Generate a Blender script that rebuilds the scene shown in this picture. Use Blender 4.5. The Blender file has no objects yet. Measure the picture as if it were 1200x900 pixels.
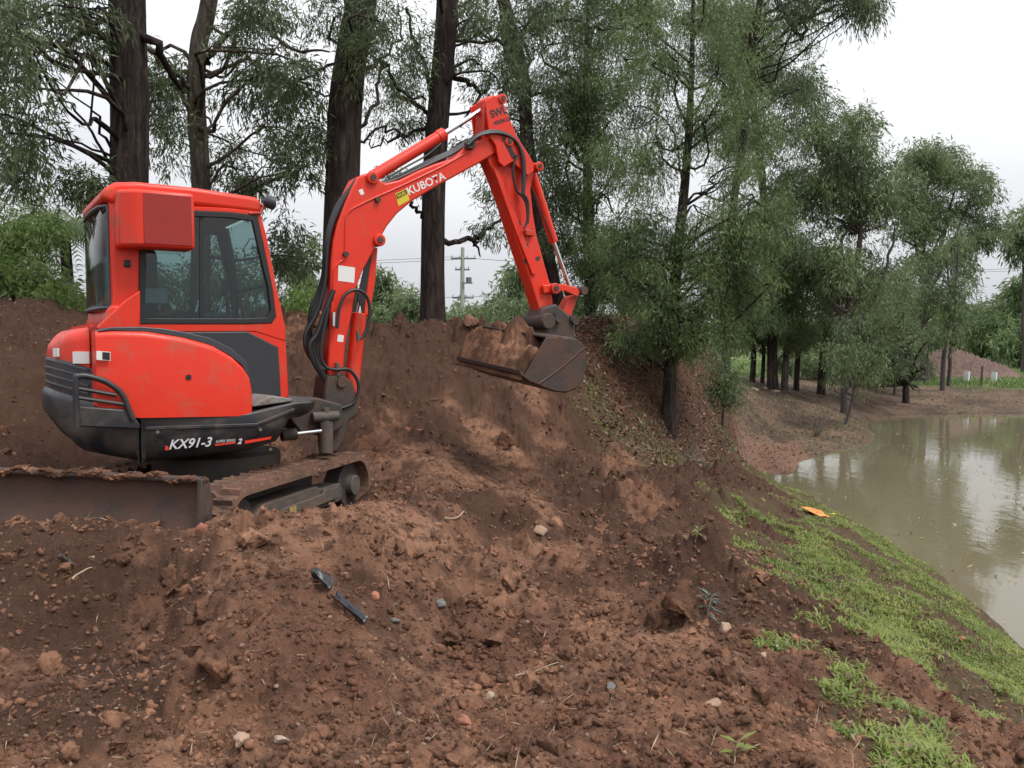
import bpy, bmesh, math, random
import numpy as np
from mathutils import Vector, Matrix

R = math.radians
SC = bpy.context.scene
COL = SC.collection
RNG = np.random.default_rng(7)
random.seed(7)

# ------------------------------------------------------------------ camera
CAMZ = 1.45
PITCH = math.atan(0.05)
cam_data = bpy.data.cameras.new('camera')
cam_data.lens = 30.0
cam_data.sensor_width = 36.0
cam_data.clip_start = 0.05
cam_data.clip_end = 3000
cam = bpy.data.objects.new('camera', cam_data)
cam.location = (0, 0, CAMZ)
cam.rotation_euler = (math.pi / 2 - PITCH, 0, 0)
COL.objects.link(cam)
SC.camera = cam

# ------------------------------------------------------------------ world
world = bpy.data.worlds.new('World')
SC.world = world
world.use_nodes = True
wn = world.node_tree.nodes; wl = world.node_tree.links
wn.clear()
w_out = wn.new('ShaderNodeOutputWorld')
w_bg = wn.new('ShaderNodeBackground')
w_sky = wn.new('ShaderNodeTexSky')
w_sky.sky_type = 'NISHITA'
w_sky.sun_disc = False
w_sky.sun_elevation = R(58)
w_sky.sun_rotation = R(40)
w_sky.air_density = 1.0
w_sky.dust_density = 3.0
w_sat = wn.new('ShaderNodeHueSaturation')
w_sat.inputs['Saturation'].default_value = 0.12
w_tc = wn.new('ShaderNodeTexCoord')
w_map = wn.new('ShaderNodeMapping')
w_map.inputs['Scale'].default_value = (1, 1, 2.6)
w_noise = wn.new('ShaderNodeTexNoise')
w_noise.inputs['Scale'].default_value = 1.6
w_noise.inputs['Detail'].default_value = 5
w_ramp = wn.new('ShaderNodeValToRGB')
w_ramp.color_ramp.elements[0].position = 0.35
w_ramp.color_ramp.elements[0].color = (6.6, 6.9, 7.5, 1)
w_ramp.color_ramp.elements[1].position = 0.68
w_ramp.color_ramp.elements[1].color = (9.3, 9.4, 9.7, 1)
w_mix = wn.new('ShaderNodeMix')
w_mix.data_type = 'RGBA'
w_mix.inputs['Factor'].default_value = 0.85
wl.new(w_tc.outputs['Generated'], w_map.inputs['Vector'])
wl.new(w_map.outputs['Vector'], w_noise.inputs['Vector'])
wl.new(w_noise.outputs['Fac'], w_ramp.inputs['Fac'])
wl.new(w_sky.outputs['Color'], w_sat.inputs['Color'])
wl.new(w_sat.outputs['Color'], w_mix.inputs[6])
wl.new(w_ramp.outputs['Color'], w_mix.inputs[7])
# an overcast sky is brighter overhead than at the horizon
w_sep = wn.new('ShaderNodeSeparateXYZ'); wl.new(w_tc.outputs['Generated'], w_sep.inputs[0])
w_el = wn.new('ShaderNodeMapRange')
w_el.inputs['From Min'].default_value = 0; w_el.inputs['From Max'].default_value = 1
w_el.inputs['To Min'].default_value = .56; w_el.inputs['To Max'].default_value = 1.45
wl.new(w_sep.outputs[2], w_el.inputs['Value'])
w_mul = wn.new('ShaderNodeVectorMath'); w_mul.operation = 'SCALE'
wl.new(w_mix.outputs[2], w_mul.inputs[0]); wl.new(w_el.outputs[0], w_mul.inputs['Scale'])
wl.new(w_mul.outputs[0], w_bg.inputs['Color'])
w_bg.inputs['Strength'].default_value = 0.1
wl.new(w_bg.outputs['Background'], w_out.inputs['Surface'])

# ------------------------------------------------------------------ sun (veiled by cloud)
sun_data = bpy.data.lights.new('sun', 'SUN')
sun_data.energy = 1.5
sun_data.angle = R(18)
sun_data.color = (1.0, 0.96, 0.9)
sun = bpy.data.objects.new('sun', sun_data)
COL.objects.link(sun)
def _sun_dir(el, az):
    return Vector((math.sin(az) * math.cos(el), math.cos(az) * math.cos(el), math.sin(el)))
# the bright part of the cloud is behind the camera's right shoulder, high up
SUN_AZ, SUN_EL = R(120), R(58)
sd = _sun_dir(SUN_EL, SUN_AZ)
sun.rotation_euler = sd.to_track_quat('Z', 'Y').to_euler()
w_sky.sun_elevation = SUN_EL
w_sky.sun_rotation = SUN_AZ

SC.view_settings.view_transform = 'Standard'
SC.view_settings.look = 'None'
SC.view_settings.gamma = 1.0
SC.view_settings.use_curve_mapping = False
SC.view_settings.exposure = 0.68
SC.cycles.use_denoising = True
SC.cycles.max_bounces = 6
SC.cycles.diffuse_bounces = 3
SC.cycles.glossy_bounces = 3
SC.cycles.transmission_bounces = 5
SC.cycles.transparent_max_bounces = 32
SC.cycles.use_adaptive_sampling = True
SC.cycles.adaptive_threshold = 0.02
SC.cycles.caustics_reflective = False
SC.cycles.caustics_refractive = False

# ------------------------------------------------------------------ helpers
_CP, _SP = math.cos(PITCH), math.sin(PITCH)
def ray(px, py):
    cx = (px - 600) / 1000.0
    cy = (450 - py) / 1000.0
    return Vector((cx, cy * _SP + _CP, cy * _CP - _SP))
def at(px, py, d):
    """world point seen at photograph pixel (px, py), d metres ahead of the camera"""
    r = ray(px, py)
    return Vector((0, 0, CAMZ)) + r * (d / r.y)

def tag(o, label=None, cat=None, group=None, kind=None):
    if label: o['label'] = label
    if cat: o['category'] = cat
    if group: o['group'] = group
    if kind: o['kind'] = kind
    return o
def empty(name, loc=(0, 0, 0), rz=0.0):
    o = bpy.data.objects.new(name, None)
    o.location = loc
    o.rotation_euler = (0, 0, rz)
    o.empty_display_size = 0.3
    COL.objects.link(o)
    return o
def link(name, me, mat=None, parent=None, loc=None, smooth=True, bevel=0.0, seg=2):
    o = bpy.data.objects.new(name, me)
    COL.objects.link(o)
    if mat:
        me.materials.append(mat)
    if parent is not None:
        o.parent = parent
    if loc is not None:
        o.location = loc
    if bevel > 0:
        m = o.modifiers.new('bevel', 'BEVEL')
        m.width = bevel
        m.segments = seg
        m.limit_method = 'ANGLE'
        m.angle_limit = R(32)
        m.harden_normals = False
    if smooth:
        me.shade_smooth() if not bevel else me.shade_smooth()
        me.set_sharp_from_angle(angle=R(38)) if hasattr(me, 'set_sharp_from_angle') else None
    return o
def np_mesh(name, verts, faces_quads=None, tris=None):
    """fast mesh from arrays"""
    me = bpy.data.meshes.new(name)
    nv = len(verts)
    me.vertices.add(nv)
    me.vertices.foreach_set('co', np.ascontiguousarray(verts, np.float32).ravel())
    loops = []
    starts = []
    n0 = 0
    if faces_quads is not None and len(faces_quads):
        q = np.ascontiguousarray(faces_quads, np.int32)
        loops.append(q.ravel())
        starts.append(np.arange(len(q), dtype=np.int32) * 4)
        n0 = q.size
    if tris is not None and len(tris):
        t = np.ascontiguousarray(tris, np.int32)
        loops.append(t.ravel())
        starts.append(n0 + np.arange(len(t), dtype=np.int32) * 3)
    L = np.concatenate(loops); S = np.concatenate(starts)
    me.loops.add(len(L))
    me.loops.foreach_set('vertex_index', L)
    me.polygons.add(len(S))
    me.polygons.foreach_set('loop_start', S)
    me.update(calc_edges=True)
    return me

# ------------------------------------------------------------------ numpy noise
def _hash(ix, iy, seed):
    h = (ix.astype(np.int64) * 374761393 + iy.astype(np.int64) * 668265263 + seed * 2246822519) & 0xFFFFFFFF
    h = ((h ^ (h >> 13)) * 1274126177) & 0xFFFFFFFF
    h = (h ^ (h >> 16)) & 0xFFFFFFFF
    return (h / 4294967295.0).astype(np.float32)
def vnoise(x, y, seed=0):
    ix = np.floor(x); iy = np.floor(y)
    fx = (x - ix).astype(np.float32); fy = (y - iy).astype(np.float32)
    fx = fx * fx * (3 - 2 * fx); fy = fy * fy * (3 - 2 * fy)
    ix = ix.astype(np.int64); iy = iy.astype(np.int64)
    a = _hash(ix, iy, seed); b = _hash(ix + 1, iy, seed)
    c = _hash(ix, iy + 1, seed); d = _hash(ix + 1, iy + 1, seed)
    return (a + (b - a) * fx) * (1 - fy) + (c + (d - c) * fx) * fy
def fbm(x, y, seed=0, octs=4, gain=0.5, ridged=False):
    s = 0; amp = 1; tot = 0
    for k in range(octs):
        n = vnoise(x * 2 ** k + 17.3 * k, y * 2 ** k - 9.1 * k, seed + k * 31)
        if ridged:
            n = 1 - np.abs(2 * n - 1)
        s = s + n * amp; tot += amp; amp *= gain
    return s / tot
def clumps(x, y, cell, seed, dens=0.7):
    """rounded lumps of random size scattered on cells, height 0..1"""
    gx = x / cell; gy = y / cell
    ix = np.floor(gx).astype(np.int64); iy = np.floor(gy).astype(np.int64)
    out = np.zeros(x.shape, np.float32)
    for dx in (-1, 0, 1):
        for dy in (-1, 0, 1):
            cx = ix + dx; cy = iy + dy
            ox = _hash(cx, cy, seed); oy = _hash(cx, cy, seed + 1); rr = _hash(cx, cy, seed + 2)
            on = _hash(cx, cy, seed + 3) < dens
            rad = 0.25 + 0.45 * rr * rr
            dd = np.hypot(gx - (cx + ox), gy - (cy + oy)).astype(np.float32)
            h = np.clip(1 - (dd / rad) ** 2, 0, 1) ** .8 * rad * 1.35
            out = np.maximum(out, np.where(on, h, 0))
    return out

# ------------------------------------------------------------------ terrain control
# photograph pixel, distance, ground kind: D fresh red-brown dirt, K dark soil, also painted in as shade in crevices and on cut faces, M bark mulch and litter,
# G low grass, C red clay gravel, P bare pond bank, F far paddock grass
CTRL = [
 (-300,900,2.9,'D'),(0,900,2.9,'D'),(150,900,2.9,'D'),(300,900,2.9,'D'),(450,900,2.92,'D'),(600,900,2.95,'D'),(800,900,3.0,'D'),
 (950,900,3.1,'D'),(1050,900,3.3,'G'),(1130,900,3.4,'D'),(1220,905,3.65,'D'),(1400,900,4.0,'D'),
 (-200,780,3.7,'D'),(0,780,3.65,'D'),(130,800,3.55,'K'),(60,850,3.2,'K'),(250,840,3.33,'D'),(300,758,3.5,'D'),(370,690,3.98,'D'),(332,722,3.74,'D'),
 (450,648,4.58,'D'),(415,672,4.3,'K'),(600,575,6.8,'D'),(530,592,5.95,'D'),(560,610,6.1,'K'),(200,700,4.4,'D'),(100,720,4.2,'K'),(230,640,4.45,'K'),(100,650,4.45,'K'),(0,640,4.55,'K'),(-150,640,4.6,'K'),
 (330,610,5.35,'D'),(400,600,5.85,'D'),(455,578,6.45,'D'),(600,700,4.85,'D'),(500,760,4.1,'D'),(700,700,4.92,'D'),
 (800,770,4.0,'D'),(850,830,3.5,'D'),(700,830,3.4,'D'),(560,830,3.36,'D'),(400,820,3.4,'D'),(650,640,5.9,'D'),(600,640,6.0,'D'),
 (830,665,5.3,'K'),(900,705,4.95,'K'),(1000,770,4.6,'K'),(860,725,4.55,'K'),(1100,835,4.3,'D'),(870,740,4.45,'D'),(950,800,4.05,'D'),(930,780,4.2,'G'),(990,830,3.9,'G'),(1060,870,3.6,'G'),
 (750,600,7.4,'D'),(815,600,8.0,'K'),(850,572,10.3,'K'),(680,580,7.9,'K'),(700,620,6.7,'K'),
 (880,600,9.6,'G'),(930,660,7.4,'G'),(1000,702,6.6,'G'),(1080,762,5.65,'G'),(1150,822,4.9,'G'),(1210,862,4.7,'G'),
 (1000,650,9.3,'G'),(1080,700,8.1,'G'),(1150,760,6.9,'G'),(1200,802,6.35,'G'),(945,603,12.0,'G'),(910,570,15.,'G'),(880,560,14.,'K'),
 (830,562,11.2,'K'),(760,560,9.4,'K'),(700,545,9.4,'D'),(640,540,9.2,'K'),(600,520,9.3,'D'),(550,540,8.3,'K'),(560,505,9.4,'D'),(500,540,8.0,'D'),(470,530,8.3,'D'),
 (500,500,9.0,'K'),(440,500,8.9,'K'),(460,450,9.9,'K'),(520,450,9.9,'K'),(600,470,9.9,'K'),(660,500,10.3,'K'),(560,430,10.4,'K'),(500,405,10.7,'K'),
 (620,440,10.5,'D'),(600,405,11.0,'K'),(450,385,11.4,'K'),(400,382,11.3,'K'),(350,381,11.2,'D'),(540,387,11.6,'K'),(500,383,11.6,'K'),
 (350,420,10.2,'K'),(350,460,9.4,'K'),(250,380,10.9,'K'),(150,385,10.6,'K'),
 (640,390,12.2,'K'),(600,386,12.2,'D'),
 (-150,350,9.0,'K'),(0,362,9.2,'K'),(30,385,8.8,'K'),(60,402,8.7,'K'),(0,410,8.2,'K'),(0,470,7.5,'K'),(50,440,8.0,'K'),(50,520,7.3,'K'),(-100,520,6.8,'K'),(20,545,6.8,'K'),
 (700,470,11.9,'G'),(740,510,12.2,'G'),(670,452,11.8,'G'),(780,532,12.6,'G'),(820,547,13.6,'P'),(900,538,20.7,'C'),(868,541,19.2,'C'),(845,538,17.0,'P'),(920,531,21.8,'C'),(948,524,23.2,'P'),(840,492,15.9,'M'),(872,470,25.,'P'),(885,495,24.2,'P'),(862,452,24.,'P'),(835,515,16.4,'M'),(720,540,10.6,'D'),
 (640,420,12.6,'M'),(680,392,13.2,'M'),(720,388,13.8,'M'),(770,389,15.0,'M'),(710,430,13.0,'M'),(760,470,13.5,'M'),(800,500,14.0,'M'),(740,440,13.9,'M'),
 (810,410,17.0,'M'),(840,450,16.4,'M'),(856,486,18.8,'M'),(830,520,15.2,'M'),(870,502,22.4,'P'),(850,420,20.,'M'),
 (846,526,17.4,'M'),(880,527,21.3,'C'),(900,520,22.4,'C'),(862,514,20.6,'P'),(960,515,24.4,'P'),(1000,498,26.8,'P'),(940,480,29.,'P'),(900,480,27.,'P'),
 (890,450,34.,'P'),(930,455,36.,'P'),(980,465,35.,'P'),(1000,446,42.,'P'),(1040,465,38.,'P'),
 (1060,458,41.,'P'),(1100,458,41.,'P'),(1200,460,40.,'P'),(1300,462,40.,'P'),(1100,475,36.5,'P'),(1200,476,37.,'P'),
 (1050,450,45.,'F'),(1100,450,45.,'F'),(1200,452,44.,'F'),(1350,452,44.,'F'),(1000,434,60.,'F'),(1100,434,55.,'F'),(1200,434,58.,'F'),(900,430,60.,'F'),
 (-60,612,4.9,'K'),(0,610,4.85,'K'),(60,610,4.8,'K'),(120,611,4.75,'K'),(180,615,4.68,'K'),(245,620,4.6,'D'),(285,612,4.75,'D'),
 # banks right beside the water
 (1205,768,8.0,'G'),(1150,720,9.2,'G'),(1098,675,10.7,'G'),(998,613,13.9,'G'),(938,578,16.6,'G'),
]
WPT = [  # world x, y, z, kind
 (0,.6,-.02,'D'),(-1.5,.5,0,'D'),(1.5,.6,-.1,'D'),(0,-2,0,'D'),(-4,-2,.1,'D'),(4,-2,-.4,'G'),(-5,2,.2,'D'),(0,-8,0,'D'),(-10,-6,.5,'D'),(8,-5,-.9,'G'),(0,-40,0,'F'),(-40,-10,1,'F'),(30,-30,-.5,'F'),
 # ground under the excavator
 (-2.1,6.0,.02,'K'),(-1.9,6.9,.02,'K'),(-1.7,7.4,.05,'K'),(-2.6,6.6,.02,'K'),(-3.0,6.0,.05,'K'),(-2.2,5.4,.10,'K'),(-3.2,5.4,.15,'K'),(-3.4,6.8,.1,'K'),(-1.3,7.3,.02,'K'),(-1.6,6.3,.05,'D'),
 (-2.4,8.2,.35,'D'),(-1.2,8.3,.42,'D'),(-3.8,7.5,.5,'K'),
 # plateau behind the crest
 (-2,13,1.62,'K'),(-6,12.5,1.75,'K'),(-10,11,2.0,'K'),(-1,15,1.6,'M'),(1,16,1.6,'M'),(3,17,1.6,'M'),(-5,17,1.5,'G'),(-12,17,1.6,'G'),(0,22,1.3,'G'),(4,22,1.3,'M'),(6,24,.7,'M'),(-8,25,1.2,'G'),(-20,22,1.3,'G'),
 (0,35,.9,'F'),(-20,40,.8,'F'),(12,47,-.3,'F'),(0,60,.3,'F'),(-40,60,.3,'F'),(30,70,-.3,'F'),(60,70,-.3,'F'),(0,120,-.2,'F'),(-80,120,-.2,'F'),(80,120,-.3,'F'),(0,300,-.5,'F'),(-200,250,-.5,'F'),(200,250,-.5,'F'),(0,600,-1,'F'),(300,500,-1,'F'),(-300,500,-1,'F'),
 (-25,8,1.8,'K'),(-15,5,1.6,'K'),(-9,3,.9,'K'),
 # pond bed
 (6.6,9.6,-2.0,'P'),(7.2,14,-2.2,'P'),(7.6,18,-2.1,'P'),(9.3,22,-2.1,'P'),(13.5,26,-2.1,'P'),(17,30,-2.1,'P'),(12,16,-2.5,'P'),(14,20,-2.5,'P'),(20,27,-2.3,'P'),(25,20,-2.5,'P'),(20,12,-2.5,'P'),(30,26,-2.3,'P'),(10,10,-2.3,'P'),(8,7,-2.0,'P'),(14,7,-2.3,'P'),(25,8,-2.3,'P'),
 (8,20,-2.0,'P'),(11.5,24,-2.0,'P'),(14.5,28.5,-2.0,'P'),(15.6,32,-1.9,'P'),(21,31.5,-2,'P'),(7.5,20.6,-1.85,'P'),
 (36,32,-1.2,'P'),(42,22,-.6,'F'),(42,8,-.6,'F'),(30,-3,-.6,'F'),(14,-2,-.9,'G'),(9,1.5,-1.0,'G'),(55,40,-.5,'F'),
]
WZ = -1.55
# exact waterline pixels: ground sits right at the water level there
for (px, py) in [(1200,765),(1150,716),(1100,673),(1050,640),(1000,611),(960,590),(935,573),(922,556),(930,546),(965,536),(1000,524),(1022,512),(1012,500),(1030,488),(1080,486),(1140,485),(1200,486),(1300,487)]:
    r = ray(px, py)
    d = (WZ - CAMZ) / r.z * r.y
    w = at(px, py, d)
    WPT.append((w.x, w.y, WZ + 0.02, 'G' if py > 570 else 'P'))
for (px, py) in ((885,543),(905,547),(918,551)):
    w = at(px, py, 20.4); WPT.append((w.x, w.y, WZ + 0.15, 'C'))
KINDS = 'DKMGCPF'
_P = []; _K = []
for (px, py, d, k) in CTRL:
    w = at(px, py, d)
    _P.append((w.x, w.y, w.z)); _K.append(KINDS.index(k))
for (x, y, z, k) in WPT:
    _P.append((x, y, z)); _K.append(KINDS.index(k))
_P = np.array(_P); _K = np.array(_K)
def warp(x, y):
    r = np.hypot(x, y) + 1e-6
    q = np.log1p(r / 2.0) / r
    return x * q, y * q
_wx, _wy = warp(_P[:, 0], _P[:, 1])
def _kern(r2):
    return np.sqrt(r2 + 0.0025)          # multiquadric: firm, local
_n = len(_P)
_r2 = (_wx[:, None] - _wx[None]) ** 2 + (_wy[:, None] - _wy[None]) ** 2
_A = np.zeros((_n + 3, _n + 3))
_A[:_n, :_n] = _kern(_r2) - np.eye(_n) * 0.010
_A[:_n, _n] = 1; _A[:_n, _n + 1] = _wx; _A[:_n, _n + 2] = _wy
_A[_n:, :_n] = _A[:_n, _n:].T
_C = np.linalg.solve(_A, np.concatenate([_P[:, 2], np.zeros(3)]))
def base_z(x, y):
    x = np.atleast_1d(np.asarray(x, np.float64)); y = np.atleast_1d(np.asarray(y, np.float64))
    out = np.empty(x.shape)
    xf = x.ravel(); yf = y.ravel(); of = out.reshape(-1)
    for i in range(0, len(xf), 20000):
        a, b = warp(xf[i:i + 20000], yf[i:i + 20000])
        r2 = ((a[:, None] - _wx[None]) ** 2 + (b[:, None] - _wy[None]) ** 2).astype(np.float32)
        of[i:i + 20000] = _kern(r2) @ _C[:_n].astype(np.float32) + _C[_n] + _C[_n + 1] * a + _C[_n + 2] * b
    return out
def kinds(x, y):
    """weights (N,7) of the ground kinds"""
    x = np.asarray(x, np.float64); y = np.asarray(y, np.float64)
    r = np.hypot(x, y)
    s = 0.035 * r + 0.05
    nx = (fbm(x / (s * 2), y / (s * 2), 5, 3) - .5) * s * 2.2
    ny = (fbm(x / (s * 2), y / (s * 2), 55, 3) - .5) * s * 2.2
    a, b = warp(x + nx, y + ny)
    out = np.zeros((len(x), 7), np.float32)
    for i in range(0, len(x), 20000):
        r2 = (a[i:i + 20000, None] - _wx[None]) ** 2 + (b[i:i + 20000, None] - _wy[None]) ** 2
        w = (1.0 / (r2 + 0.0008) ** 2).astype(np.float32)
        w /= w.sum(1, keepdims=True)
        for k in range(7):
            out[i:i + 20000, k] = w[:, _K == k].sum(1)
    h = fbm(x * 2.3, y * 2.3, 801, 5, .65) - .5
    h2 = fbm(x * .8, y * .8, 811, 4, .6) - .5
    out[:, 1] *= 1.5 * np.exp(np.clip(h * 9 + h2 * 5, -4, 4))  # dark soil spread wider, painting in the contrast of shadowed crevices
    out[:, 0] *= np.exp(np.clip(-h2 * 4, -3, 3))
    out[:, 3] *= np.exp(np.clip(-h * 6 + h2 * 3, -3, 3))
    out[:, 4] *= np.exp(np.clip(h * 5, -3, 3))
    out = out ** 2
    return out / out.sum(1, keepdims=True)
BOOST = [(*at(a, b, d)[:2], r_) for a, b, d, r_ in ((830,665,5.4,.42),(870,690,5.15,.36),(910,715,4.95,.34),(950,745,4.8,.32),(1000,775,4.65,.32),(800,722,4.6,.30),(615,622,6.2,.42),(590,690,5.0,.26),(720,600,7.3,.5),(690,582,7.9,.5),(800,600,8.,.5),(850,585,9,.6),(850,572,10.4,.7),(300,640,4.7,.3),(420,672,4.45,.25),(1060,812,4.4,.3),(240,850,3.3,.25),(130,690,4.3,.35),(530,385,11.4,.8),(430,380,11.3,.7))]
def detail_z(x, y, W):
    """clods, lumps and ruts on top of the base height"""
    r = np.hypot(x, y)
    far = np.clip(1 - (r - 14) / 20, 0, 1)
    boost = np.zeros(x.shape)
    for (bx_, by_, br_) in BOOST: boost = np.maximum(boost, np.exp(-((x - bx_) ** 2 + (y - by_) ** 2) / br_ ** 2))
    dirt = W[:, 0] + W[:, 1]
    n1 = fbm(x * 1.1, y * 1.1, 3, 3) - .5
    n2 = fbm(x * 3.1, y * 3.1, 13, 4, .55) - .5
    n3 = fbm(x * 11, y * 11, 23, 4, .6) - .5
    lumpy = np.clip((fbm(x * 1.1 + 4, y * 1.1, 77, 3) - .45) * 6, 0.03, 1)
    wx = fbm(x * 7, y * 7, 33, 4, .62) - .5; wy = fbm(x * 7, y * 7, 43, 4, .62) - .5
    ch = .35 + 1.3 * fbm(x * 13, y * 13, 53, 3, .6)
    big = clumps(x + wx * .42, y + wy * .42, .40, 101, .30) * .10 * ch
    mid = clumps(x + wx * .24, y + wy * .24, .15, 201, .5) * .052 * ch
    sml = clumps(x, y, .05, 301, .7) * .026
    chunk = clumps(x + wx * .20, y + wy * .20, .30, 501, .8) * .20 * (.6 + .4 * ch) + clumps(x + wy * .12, y + wx * .12, .16, 511, .8) * .08
    rid = fbm(x * 5.3, y * 5.3, 61, 3, .55, ridged=True) - .5
    z = n1 * .20 * np.clip(r / 4, .4, 1.5) + n2 * .09 + n3 * .055
    zd = (big * lumpy + mid * (.35 + .65 * lumpy) + sml) * (.35 + .65 * (1 - W[:, 3])) + rid * .03 * lumpy
    zd = zd * (1 + 1.1 * np.clip((y - 7.5) / 1.5, 0, 1))
    z = z + zd * dirt * far + (chunk + mid * .5 + n3 * .03) * boost
    # loader and track scrapes running towards the embankment
    g = np.sin((x * .9 + y * .35) * 9 + n1 * 9) * .012 * W[:, 0] * far
    m = clumps(x, y, .09, 401, .8) * .05 * (W[:, 2] + .6 * W[:, 3] + 1.1 * W[:, 5] + .6 * W[:, 4]) * np.clip(1 - (r - 25) / 30, 0.2, 1)
    # shallow drag furrows down the embankment face
    emb = np.clip((y - 8) / 1.2, 0, 1) * np.clip((13 - y) / 1.5, 0, 1) * dirt
    f = (fbm(x * 2.6 + y * 1.3, y * .35 - x * .2, 91, 3) - .5) * .22 * emb
    z = z * (1 - .6 * np.clip(W[:, 5] + W[:, 6], 0, 1)) + g + m + f
    # keep the pond shore clean
    return z
def ground(x, y):
    x = np.atleast_1d(np.asarray(x, np.float64)); y = np.atleast_1d(np.asarray(y, np.float64))
    b = base_z(x, y)
    W = kinds(x, y)
    d = detail_z(x, y, W)
    k = np.clip((b - (WZ - .1)) / .5, 0.06, 1)
    return b + d * k, W
def gz(x, y):
    return float(ground([x], [y])[0][0])
# ------------------------------------------------------------------ materials
def nodes_of(name):
    m = bpy.data.materials.new(name)
    m.use_nodes = True
    nt = m.node_tree
    b = nt.nodes['Principled BSDF']
    return m, nt, b
def N(nt, t, **kw):
    n = nt.nodes.new(t)
    for k, v in kw.items():
        if k in n.inputs.keys() if hasattr(n.inputs, 'keys') else False:
            n.inputs[k].default_value = v
        else:
            setattr(n, k, v)
    return n
def mixc(nt, fac, a, b, mode='MIX'):
    n = nt.nodes.new('ShaderNodeMix'); n.data_type = 'RGBA'; n.blend_type = mode
    for sock, v in ((0, fac), (6, a), (7, b)):
        if hasattr(v, 'default_value') or hasattr(v, 'is_output'):
            nt.links.new(v, n.inputs[sock])
        elif sock == 0:
            n.inputs[0].default_value = v
        else:
            n.inputs[sock].default_value = (*v, 1)
    return n.outputs[2]
def noise(nt, scale, detail=4, rough=.55, vec=None, dist=0):
    n = nt.nodes.new('ShaderNodeTexNoise')
    n.inputs['Scale'].default_value = scale; n.inputs['Detail'].default_value = detail
    n.inputs['Roughness'].default_value = rough; n.inputs['Distortion'].default_value = dist
    if vec is not None: nt.links.new(vec, n.inputs['Vector'])
    return n.outputs['Fac']
def ramp(nt, fac, stops):
    n = nt.nodes.new('ShaderNodeValToRGB')
    e = n.color_ramp.elements
    while len(e) < len(stops): e.new(.5)
    for i, (p, c) in enumerate(stops):
        e[i].position = p
        e[i].color = (*c, 1) if hasattr(c, '__len__') else (c, c, c, 1)
    nt.links.new(fac, n.inputs['Fac'])
    return n.outputs['Color']
def objcoord(nt, scale=None):
    n = nt.nodes.new('ShaderNodeTexCoord')
    if scale:
        m = nt.nodes.new('ShaderNodeMapping'); m.inputs['Scale'].default_value = scale
        nt.links.new(n.outputs['Object'], m.inputs['Vector'])
        return m.outputs['Vector']
    return n.outputs['Object']
def geopos(nt):
    return nt.nodes.new('ShaderNodeNewGeometry').outputs['Position']
def bump(nt, b, h, strength, dist=.02):
    n = nt.nodes.new('ShaderNodeBump'); n.inputs['Strength'].default_value = strength; n.inputs['Distance'].default_value = dist
    nt.links.new(h, n.inputs['Height']); nt.links.new(n.outputs['Normal'], b.inputs['Normal'])

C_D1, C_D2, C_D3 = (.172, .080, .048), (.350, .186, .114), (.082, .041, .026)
C_K1, C_K2 = (.052, .026, .018), (.118, .060, .037)  # dark soil, deepened so its colour also stands in for shade
def soil_color(nt, pos):
    """base colours of the dug soil, in metres"""
    a = noise(nt, 1.3, 6, .6, pos)
    b = noise(nt, 9, 5, .65, pos)
    c = noise(nt, 60, 3, .7, pos)
    d = mixc(nt, ramp(nt, a, [(.36, 0), (.66, 1)]), C_D1, C_D2)
    d = mixc(nt, ramp(nt, b, [(.46, 0), (.62, .85)]), d, C_D3)
    d = mixc(nt, ramp(nt, c, [(.60, 0), (.72, .6)]), d, (.34, .22, .15))
    k = mixc(nt, b, C_K1, C_K2)
    k = mixc(nt, ramp(nt, c, [(.60, 0), (.74, .45)]), k, (.26, .17, .12))
    return d, k, a, b, c
def mat_ground():
    m, nt, bs = nodes_of('earth')
    pos = geopos(nt)
    d, k, a, b, c = soil_color(nt, pos)
    A1 = nt.nodes.new('ShaderNodeVertexColor'); A1.layer_name = 'ka'
    A2 = nt.nodes.new('ShaderNodeVertexColor'); A2.layer_name = 'kb'
    s1 = nt.nodes.new('ShaderNodeSeparateColor'); s2 = nt.nodes.new('ShaderNodeSeparateColor')
    nt.links.new(A1.outputs['Color'], s1.inputs[0]); nt.links.new(A2.outputs['Color'], s2.inputs[0])
    K, M, G = s1.outputs[0], s1.outputs[1], s1.outputs[2]
    Cc, P, F = s2.outputs[0], s2.outputs[1], s2.outputs[2]
    mul = mixc(nt, ramp(nt, b, [(.35, 0), (.65, 1)]), (.060, .030, .020), (.135, .064, .038))
    mul = mixc(nt, ramp(nt, c, [(.57, 0), (.70, .6)]), mul, (.26, .17, .11))
    gr = mixc(nt, b, (.070, .043, .026), (.140, .098, .052))
    cl = mixc(nt, b, (.165, .082, .054), (.25, .145, .098))
    cl = mixc(nt, ramp(nt, c, [(.5, 0), (.62, .6)]), cl, (.14, .085, .06))
    pb = mixc(nt, ramp(nt, noise(nt, .55, 6, .7, pos), [(.40, 0), (.60, 1)]), (.078, .050, .034), (.205, .138, .088))
    pb = mixc(nt, ramp(nt, b, [(.45, 0), (.60, .8)]), pb, (.055, .042, .033))
    pb = mixc(nt, ramp(nt, c, [(.58, 0), (.70, .6)]), pb, (.24, .18, .13))
    fg = mixc(nt, a, (.10, .15, .05), (.16, .21, .075))
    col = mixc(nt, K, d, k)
    for f, x in ((M, mul), (G, gr), (Cc, cl), (P, pb), (F, fg)):
        col = mixc(nt, f, col, x)
    nt.links.new(col, bs.inputs['Base Color'])
    bs.inputs['Roughness'].default_value = .93
    bs.inputs['Specular IOR Level'].default_value = .25
    h = mixc(nt, .4, noise(nt, 38, 7, .75, pos), noise(nt, 150, 3, .7, pos))
    bump(nt, bs, h, 1.0, .04)
    return m
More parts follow.
